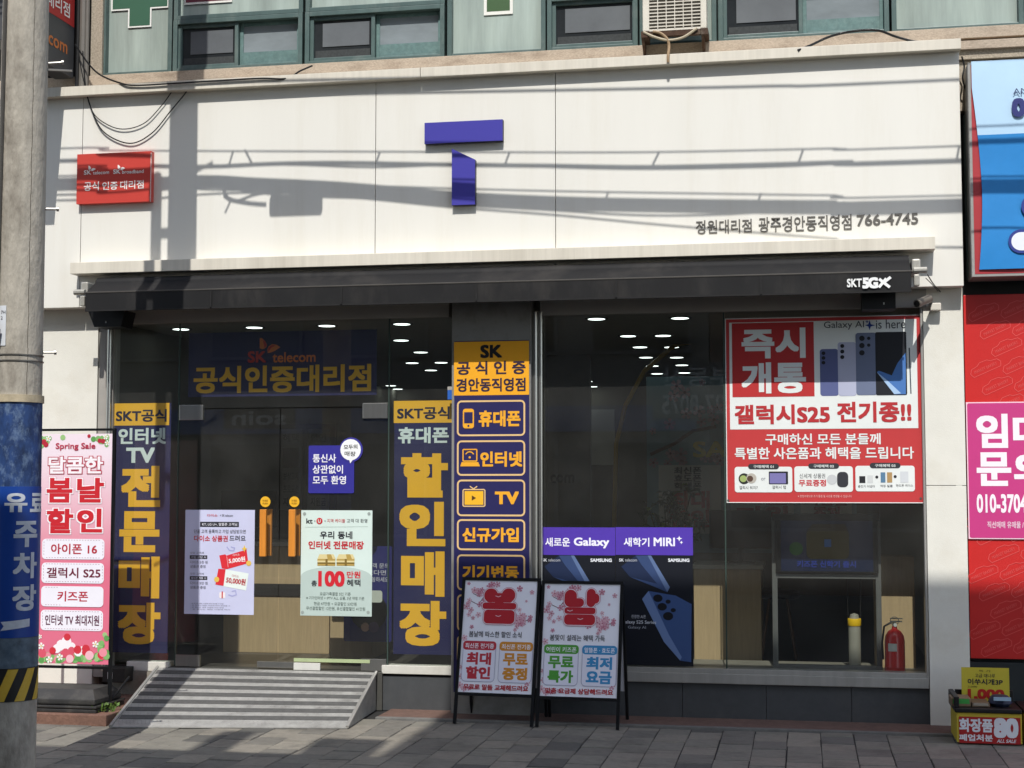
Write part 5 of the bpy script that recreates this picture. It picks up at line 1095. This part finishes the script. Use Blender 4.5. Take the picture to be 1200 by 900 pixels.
for t, y, xa, xb, c_ in (('아이폰 16', 643.5, 60, 114, '#b3263a'), ('갤럭시 S25', 671.5, 55, 118, '#6d2038'), ('키즈폰', 699, 67.5, 103.5, '#b3263a'), ('인터넷 TV 최대지원', 727, 53, 116.5, '#5a2340')):
    tb_ = s.fresh('text_box'); s.rect(tb_, P('#eeeaf2'), (49.5 - (y - 643) * .02, y - 12, 122.5 - (y - 643) * .02, y + 12), 2, .03)
    a_, b_, c2_, d_ = s.p.rect(51.5 - (y - 643) * .02, y - 10.3, 120.5 - (y - 643) * .02, y + 10.3); DSH = P('#a57a8c')
    k = a_ + .02
    while k < c2_ - .02:
        for yy in (b_, d_): s.polyab(tb_, DSH, [(k, yy), (k + .012, yy), (k + .012, yy + .003), (k, yy + .003)], 2.4)
        k += .022
    k = b_ + .02
    while k < d_ - .02:
        for xx in (a_, c2_): s.polyab(tb_, DSH, [(xx, k), (xx + .003, k), (xx + .003, k + .012), (xx, k + .012)], 2.4)
        k += .022
    s.text(t, (xa, y - 6.3, xb, y + 6), P(c_), .022, 3)
def blob2(px, py, r, mat, lay): s.disc('strawberry_border', mat, px, py, r, lay, 10)
for k in range(60): x = rnd.uniform(45, 128); blob2(inb(x, 4), rnd.uniform(768, 774) - (9 if x > 116 else 0) * rnd.random() * 3.2, rnd.uniform(2.5, 4), rnd.choice(GRN), 1 + k * .01)
for k in range(16): blob2(inb(rnd.uniform(47, 127), 5), rnd.uniform(760, 772.5), rnd.uniform(3, 5), rnd.choice([P('#d8566a'), P('#cf3442'), P('#e88d9c')]), 2 + k * .01)
for x, y, r in ((67, 760, 5), (72, 756, 6), (78, 752, 6), (84, 758, 5), (78, 760, 6), (92, 764, 5), (97, 762, 4.5)): blob2(x, y, r, WB, 2.5)
s.poly('strawberry_border', P('#c9506a'), [(71, 765), (84, 765), (82, 771), (73, 771)], 2.6); blob2(79, 746.5, 4, BR[0], 2.8); s.disc('strawberry_border', P('#f0b8c2'), 105, 768, 5, 2.7); s.disc('strawberry_border', P('#f0b8c2'), 82, 772, 4.5, 2.7)
for x, y in ((48.5, 757), (47, 746), (58, 773), (70.5, 770), (112, 755)): s.flower('strawberry_border', P('#f0efe9'), x, y, 4 if y != 746 else 2.6, 3.1, P('#e3c65a'))
s.done()
c0, c1_ = at(40, 820, YX - .1).x - .15, at(120, 820, YX - .1).x
yA, yB = YX - .22, YX + .22
m_ = MB(); z1_ = at(80, 804, YX).z; z2_ = zbase + (z1_ - zbase) * .62
m_.box(c0, c1_, yA, yB, zbase + .055, z2_, bev=.012)
m_.add([(c0, yA, z2_ - .006), (c1_, yA, z2_ - .006), (c1_, yB, z2_ - .006), (c0, yB, z2_ - .006), (c0 + .04, yA + .07, z1_), (c1_ - .05, yA + .07, z1_), (c1_ - .05, yB - .07, z1_), (c0 + .04, yB - .07, z1_)], [(0, 1, 5, 4), (1, 2, 6, 5), (2, 3, 7, 6), (3, 0, 4, 7), (4, 5, 6, 7)])
m_.box(c0 - .01, c1_ + .02, yA - .02, yB + .02, zbase + .032, zbase + .05, bev=.006); m_.box(c0 - .005, c1_ + .015, yA - .015, yB + .015, zbase + .001, zbase + .027, bev=.006)
m_.build('base_tank', M('tank_grey', '#2f2e2d', .55, var=.15, scale=8, dirt=('#6a655c', .5), dscale=4), bs)
# meter box and low ledge behind the banner stand
a, b = at(120, 790, -.2).x, at(146, 790, -.2).x
r = thing('meter_box', ((a + b) / 2, -.12, .2), 'dark box with small square label on low wall behind pink banner', 'meter box')
MB().box(a, b, -.2, -.035, at(133, 800, -.2).z, at(133, 783, -.2).z, bev=.006).build('housing', M('meter_dark', '#2a2723', .6), r)
s = Sign(r, FP(-.2), .001); s.rect('paper_label', P('#c9c7c0'), (126, 787.5, 132, 795.5), 1); s.rect('paper_label', P('#55534e'), (127.5, 789.5, 130.5, 793.5), 2); s.done()
# water bottle like white item by the banner base and red cushion inside
a = at(104, 768, .25)
r = thing('floor_cushion', (at(186, 770, .3).x, .3, FZ), 'small round red object behind the glass below left navy banner', 'cushion')
MB().lathe((at(186, 770, .3).x, .3, FZ), [(.05, 0), (.075, .02), (.075, .07), (.05, .1), (.01, .105)], 18).build('body', M('red_round', '#b3282a', .5), r, True)
# weeds at the ramp's foot
c = ground(122, 846, .0); wd = thing('weed_clump', (c.x, c.y, .0), 'small green weeds growing between the brick strip and ramp', 'weeds')
m_ = MB()
for k in range(130):
    p = Vector((c.x + random.gauss(0, .05), c.y + random.gauss(.03, .05), random.uniform(.0, .12))); d = Vector((random.gauss(0, 1), random.gauss(0, 1), random.uniform(.2, 1.6))).normalized(); L = random.uniform(.02, .05); sd_ = d.cross(Vector((0, 1, .3))).normalized() * L * .25
    m_.add([p, p + d * L * .5 + sd_, p + d * L, p + d * L * .5 - sd_], [(0, 1, 2, 3)])
m_.build('foliage', M('weed_green', '#56702f', .6, var=.4, scale=40), wd)

# ================================================================ utility pole with its wires
PY = -3.1
ph = 11.0; rb, rt = .150, .108
_re = at(50, 450, PY); PX = _re.x - .142 / math.cos(math.atan2(_re.x - CAM.x, PY - CAM.y)) * 1.0
rad = lambda z: rb + (rt - rb) * z / ph
up = thing('utility_pole', (PX, PY, 0), 'weathered concrete utility pole in left foreground with blue wrap and hazard stripes', 'utility pole')
m_ = MB(); N = 40; nz_ = 30
m_.lathe((PX, PY, 0), [(rad(z), z) for z in [ph * k / nz_ for k in range(nz_ + 1)]], N); m_.build('shaft', CONC, up, True)
def band(name, z0, z1, mat, g=.003, parent=None, n=40, h=None):
    prof = [(rad(z0) + .0005, z0), (rad(z0) + g, z0 + .001), (rad(z1) + g, z1 - .001), (rad(z1) + .0005, z1)]
    return MB().lathe((PX, PY, 0), prof, n).build(name, mat, parent or up, True)
dist = (PY - CAM.y)
pz = lambda py: at(25, py, PY - .12).z
band('blue_wrap', pz(575), pz(470), M('wrap_blue', '#26406f', .5, var=.6, scale=16, dirt=('#7d93ad', .9), dscale=22, stretch=(1, 1, .6)))
band('steel_band', pz(471), pz(462), M('band_tan', '#b5a78c', .6, var=.25, scale=20), .012)
band('blue_sign', pz(748), pz(570), M('sign_blue', '#153f8f', .4, var=.1, scale=4), .0045)
band('grey_wrap', pz(784), pz(748), M('wrap_grey', '#5b6a76', .6, var=.5, scale=16, dirt=('#2e4257', .8), dscale=10), .004)
hz_ = M('hazard_black', '#1d1c1a', .6)
band('hazard_band', pz(823), pz(784), hz_, .004)
for z in (pz(422), pz(415)): band('wire_band', z - .004, z + .004, M('wire_grey', '#7b7770', .4, metal=.6), .006)
def wrap(part, mat, ang0, w_ang, pts_fn, z0, z1, off, n=8):
    """a patch wrapped round the shaft: outline in (angle 0..1, height 0..1)"""
    pass
def on_pole(ang, z, off): return (PX + (rad(z) + off) * math.sin(ang), PY - (rad(z) + off) * math.cos(ang), z)
YLS = P('#c9a63a'); m_ = MB()
for k in range(7):
    a = -1.6 + k * .75; n = 6; vs = []
    for i in range(n + 1):
        t = i / n; z = pz(823) + .003 + (pz(784) - pz(823) - .006) * t; vs += [on_pole(a + t * .5, z, .0052), on_pole(a + t * .5 + .19, z, .0055), on_pole(a + t * .5 + .38, z, .0052)]
    m_.add(vs, [(3 * i + j, 3 * i + j + 1, 3 * i + j + 4, 3 * i + j + 3) for i in range(n) for j in (0, 1)])
m_.build('hazard_stripes', YLS, up)
# letters bent round the blue sign
def tess(vs, fs, L):
    vs = [tuple(v) for v in vs]; out = []; st = [tuple(f) for f in fs]; mid = {}
    while st:
        f = st.pop()
        if len(f) > 3: st += [(f[0], f[i], f[i + 1]) for i in range(1, len(f) - 1)]; continue
        d = [(sum((vs[f[i]][k] - vs[f[(i + 1) % 3]][k]) ** 2 for k in (0, 1)), i) for i in range(3)]; m, i = max(d)
        if m < L * L: out.append(f); continue
        a, b, c = f[i], f[(i + 1) % 3], f[(i + 2) % 3]; k = (min(a, b), max(a, b))
        if k not in mid: vs.append(tuple((vs[a][q] + vs[b][q]) / 2 for q in range(3))); mid[k] = len(vs) - 1
        st += [(a, mid[k], c), (mid[k], b, c)]
    return vs, out
def pole_text(body, ang, z, w_, h_, mat, bold, off=.0065):
    vs, fs = tess(*glyphs(body, bold), .12); xs = [v[0] for v in vs]; ys = [v[1] for v in vs]; x0, x1, y0, y1 = min(xs), max(xs), min(ys), max(ys)
    P_ = [on_pole(ang + ((v[0] - x0) / (x1 - x0) - .5) * w_ / rad(z), z + ((v[1] - y0) / (y1 - y0) - .5) * h_, off + v[2]) for v in vs]
    return P_, fs
m_ = MB(); SL = M('sign_letter', '#c6cbd2', .5, var=.2, scale=14)
va = math.atan2(CAM.x - PX, PY - CAM.y)       # the side that faces the street corner
a25 = va - .12
for t, y, da in (('유', 589, .17), ('료', 589, 1.15), ('주', 626, .62), ('차', 663, .62), ('장', 701, .62)):
    P_, fs = pole_text(t, a25 + da, pz(y), .15 if t not in '유료' else .125, .15 if t not in '유료' else .11, SL, .035); m_.add(P_, fs)
z = pz(735)
av, af = tess([(-.3, -.02, 0), (.8, 0, 0), (.8, .045, 0), (-.3, .03, 0), (-.18, .006, 0)], [(0, 1, 2, 4), (4, 2, 3)], .12)
m_.add([on_pole(a25 + a, z + b, .0065) for a, b, c in av], af)
m_.build('lettering', SL, up)
m_ = MB(); m_.tube([on_pole(va - .95, z_, .012) for z_ in (0, 4, 8, 12)], .012, 6); m_.build('ground_wire', M('wire_cover', '#4b4843', .7), up)
m_ = MB(); vs = [on_pole(va + .12 * math.sin(0), z_, .0006) for z_ in (0, 1)]
for k in range(60): 
    z_ = 1.6 + k * .07; a_ = va + .38 + .012 * math.sin(k * 1.7); m_.add([on_pole(a_ - .01, z_, .0008), on_pole(a_ + .01, z_, .0008), on_pole(a_ + .012 * math.sin(k * 1.7 + 1.7) + .01, z_ + .07, .0008), on_pole(a_ + .012 * math.sin(k * 1.7 + 1.7) - .01, z_ + .07, .0008)], [(0, 1, 2, 3)])
m_.build('mould_seam', M('seam_dark', '#4a4238', .9, var=.3), up)
# number plate + straps
m_ = MB(); vs = []
zz0, zz1 = pz(405), pz(358)
for i in range(7):
    a_ = va - 1.15 + i * .105; vs += [on_pole(a_, zz0, .004), on_pole(a_, zz1, .004)]
m_.add(vs, [(2 * i, 2 * i + 2, 2 * i + 3, 2 * i + 1) for i in range(6)], P('#d3d6da'))
for t, y, da in (('7H', 366, -.66), ('2', 372.5, -.72)):
    P_, fs = pole_text(t, va + da, pz(y), .03 if len(t) > 1 else .012, .02, None, .01, .005); m_.add(P_, fs, P('#33343a'))
m_.build('number_plate', None, up)
m_ = MB(); 
for y, da, L in ((388, -.95, .11), (395, -.8, .09)): m_.tube([on_pole(va + da, pz(y) - L * .5, .015), on_pole(va + da + .1, pz(y) + L * .5, .03)], .009, 8)
m_.build('cable_end', BLACK, up)
BOLT = M('bolt_steel', '#8f8d88', .4, metal=.7)
for py, sgn in ((72, 1), (243, 1), (412, 1)):
    z_ = at(50, py, PY).z; a_ = va + 1.45
    p0 = Vector(on_pole(a_, z_, -.01)); d = Vector((math.sin(a_), -math.cos(a_), .12 if py == 72 else .02)).normalized()
    m_ = MB(); L = .09 if py == 72 else .075
    m_.tube([p0, p0 + d * L], .008, 8); m_.tube([p0 + d * (L - .001), p0 + d * (L + .012)], .014, 8); m_.build('step_bolt', BOLT, up)
k = 0
z_ = 4.2
while z_ < 10.5:
    k += 1; a_ = va + (1.45 if k % 2 else -1.7); p0 = Vector(on_pole(a_, z_, -.01)); d = Vector((math.sin(a_), -math.cos(a_), 0))
    m_ = MB(); m_.tube([p0, p0 + d * .15], .009, 6); m_.build('step_bolt', BOLT, up); z_ += .9
# conduit beside the shaft high up
m_ = MB(); m_.tube([(PX - .225, PY + .05, 5.4), (PX - .225, PY + .05, 7.75)], .045, 12); m_.build('conduit', M('conduit_grey', '#7a7872', .6), up, True)
m_ = MB()
for z_ in (5.6, 6.4, 7.3): m_.box(PX - .26, PX, PY + .02, PY + .06, z_, z_ + .04)
m_.box(PX - .24, PX + .24, PY - .05, PY + .05, 8.62, 8.74); m_.tube([(PX - .36, PY, 8.6), (PX, PY, 8.6)], .02, 6)
m_.box(PX - .04, PX + .04, PY, -2.25, 7.6, 7.68); m_.box(PX - .04, PX + .04, PY, -2.25, 7.05, 7.12)
m_.build('crossarm', BLACKM, up)
# wires: each found from its shadow on the fascia, lifted back along the sun's rays to the pole line
def lift(px, py, Y=-2.35):
    p = at(px, py, YF); return p - LD * ((p.y - Y) / LD.y)
def wire(pts, r, label, n=4):
    q = [lift(*p) for p in pts]; d0 = (q[0] - q[1]).normalized(); d1 = (q[-1] - q[-2]).normalized()
    d0.z *= .2; d1.z *= .2
    q = [q[0] + d0 * 9] + q + [q[-1] + d1 * 9]
    return tag(MB().tube(curve(q, n), r, 6).build('overhead_wire', BLACK, None, True), label, 'overhead wire')
wire([(0, 176), (120, 176.5), (240, 177), (500, 178), (750, 178.5), (980, 174), (1130, 171)], .005, 'uppermost thin wire strung along the street from pole')
wire([(0, 190), (120, 193), (235, 195.5), (320, 192), (400, 191), (520, 193), (650, 194.5), (760, 196), (900, 193), (1000, 190), (1130, 188)], .011, 'medium bundled wire strung along the street below top wire')
wire([(0, 192), (120, 190), (235, 196.5), (330, 193), (440, 196), (560, 192), (650, 196), (760, 198), (900, 195.5), (1000, 191.5), (1130, 190)], .006, 'slack thin wire twisted along the medium bundle')
wire([(0, 218), (120, 218), (235, 213), (300, 216), (400, 221), (530, 232), (650, 238), (780, 241), (980, 243), (1130, 241)], .034, 'thickest black cable bundle strung along the street')
wire([(0, 208), (120, 210), (235, 222), (330, 222), (420, 218), (530, 221), (650, 224), (800, 226.5), (980, 229), (1130, 229)], .005, 'thin support wire just above the thickest bundle')
wire([(0, 236), (120, 238), (235, 228), (330, 226), (420, 232), (530, 243), (650, 252), (780, 264), (980, 280), (1130, 290)], .006, 'lower drooping wire falling away to the right')
wire([(0, 230), (120, 230), (235, 219), (330, 229), (440, 233), (530, 240), (640, 246), (740, 252), (830, 252), (960, 246), (1130, 246)], .006, 'slack wire sagging below the thickest bundle')
wire([(0, 118), (300, 112), (700, 105), (900, 101), (1130, 93)], .008, 'highest single wire above the crossarm')
# splice box hung on the bundle
q0, q1 = lift(316, 222), lift(378, 224); q2 = lift(345, 254)
sb = thing('splice_box', (q0.x + q1.x) / 2 * Vector((1, 0, 0)) + Vector((0, q0.y, q2.z)), 'black cable splice box hanging from the thickest overhead bundle', 'cable box')
MB().box(q0.x, q1.x, q0.y - .03, q0.y + .03, q2.z + .03, q0.z - .075, bev=.02).build('housing', BLACK, sb)
m_ = MB()
for t in (.15, .4, .62, .85): x_ = q0.x + (q1.x - q0.x) * t; m_.box(x_ - .015, x_ + .015, q0.y - .015, q0.y + .015, q0.z - .076, q0.z + .03)
m_.build('hanger', BLACK, sb)
m_ = MB(); m_.tube(curve([lift(262, 222), lift(268, 233), lift(290, 238), lift(312, 240)], 6), .012, 6); m_.tube(curve([lift(262, 230), lift(275, 236), lift(300, 228), lift(330, 224)], 6), .008, 6); m_.build('cable', BLACK, sb, True)
m_ = MB(); 
for a_, b_ in (((264, 249), (270, 236)), ((268, 195), (273, 178)), ((296, 193), (287, 176)), ((440, 192), (445, 179)), ((592, 192), (597, 179)), ((765, 193), (772, 179)), ((936, 190), (941, 176)), ((1121, 188), (1124, 172)), ((886, 241), (892, 227)), ((707, 240), (713, 225))):
    m_.tube([lift(*a_), lift(*b_)], .008, 6)
m_.build('wire_tie', BLACK, sb)

# ================================================================ buildings across the street (they shade the lower front and show in the glass)
def opposite(name, label, x0, x1, h, wall, seed, floors):
    r = thing(name, ((x0 + x1) / 2, -17, -.13), label, 'building'); rn = random.Random(seed)
    MB().box(x0, x1, -21, -13.4, -.13, h).build('wall', wall, r)
    fh = h / floors
    for f in range(floors):
        n = max(1, int((x1 - x0) / 2.2)); z0 = f * fh
        for k in range(n):
            xa = x0 + (x1 - x0) * (k + .12) / n; xb = x0 + (x1 - x0) * (k + .88) / n
            m_ = MB(); m_.box(xa, xb, -13.42, -13.3, z0 + fh * .28, z0 + fh * .82, bev=.01); w_ = m_.build('window', M('opp_frame', '#8b8a86', .5), r)
            MB().box(xa + .06, xb - .06, -13.31, -13.29, z0 + fh * .28 + .06, z0 + fh * .82 - .06).build('pane', DARKPANE, w_)
        if f < 2:
            m_ = MB(); m_.box(x0 + .2, x1 - .2, -13.41, -13.22, z0 + fh * .86, z0 + fh * 1.0, bev=.01); m_.build('shop_board', P(rn.choice(('#d9d6ce', '#2d5fa8', '#d9b23a', '#c9c9c6', '#3f7d52'))), r)
    return r
opposite('apartment_building', 'brown brick building opposite, unseen behind the camera, taller one', -1.45, 5.2, 17.75, M('opp_brick', '#86705f', .85, var=.25, scale=8), 3, 5)
ob = opposite('apartment_building', 'grey rendered building opposite, unseen behind the camera, lower one', -17, -1.47, 12.15, M('opp_grey', '#8d8a83', .85, var=.15, scale=4), 4, 4)
m_ = MB(); m_.box(-17, -1.5, -13.6, -13.42, 12.15, 14.35); m_.build('roof_shade_screen', M('shade_screen_grey', '#9a9893', .8), ob)  # unseen screen added on the roof, its height set by where its shadow ends
m_ = MB(); x = -9.5; rn = random.Random(11)
while x < -1.6:
    w_ = rn.uniform(.12, .55)
    if -4.3 < x + w_ and x < -3.1: x += .2; continue
    m_.box(x, min(x + w_, -1.5), -13.58, -13.44, 14.35, 14.35 + rn.uniform(.35, 1.0)); x += w_ + rn.uniform(.1, .5)
m_.build('roof_shade_blocks', M('shade_blocks_grey', '#8d8b86', .8), ob)  # unseen uneven blocks added to break up the shadow edge on the left pavement
mp_ = Plane((0, -13.19, 0), (-1, 0, 0), (0, 0, 1))
def street_sign(x0, x1, y0, y1, words, face, ink, label):
    A_, B_ = at(x0, (y0 + y1) / 2, 13.19), at(x1, (y0 + y1) / 2, 13.19); z0_, z1_ = at((x0 + x1) / 2, y1, 13.19).z, at((x0 + x1) / 2, y0, 13.19).z
    r = thing('shop_sign', ((A_.x + B_.x) / 2, -13.2, z0_), label, 'sign'); MB().box(A_.x, B_.x, -13.3, -13.192, z0_, z1_).build('panel', face, r)
    s = Sign(r, mp_); h = (z1_ - z0_) / len(words)
    for k, t in enumerate(words): s.textab(t, (-B_.x + .15, z1_ - h * (k + .85), -A_.x - .15, z1_ - h * (k + .15)), ink, .02, 1)
    s.done()
street_sign(765, 870, 425, 490, ('부동산', '727-8075'), M('street_sign_grey', '#6d716f', .6), P('#f2f2ec'), 'grey estate shop sign across the street, seen mirrored in the right window')
street_sign(262, 345, 478, 502, ('soin',), M('street_sign_dark', '#3a3a38', .6), P('#e2e2da'), 'dark shop sign with pale letters across the street, mirrored in the doors')
struct('far_pavement', MB().box(-60, 60, -13.4, -11.9, -.13, -.02), M('far_paver', '#6b6966', .9, var=.2))

bpy.data.objects.remove(_to); bpy.data.curves.remove(_tc); bpy.data.scenes.remove(_ts)
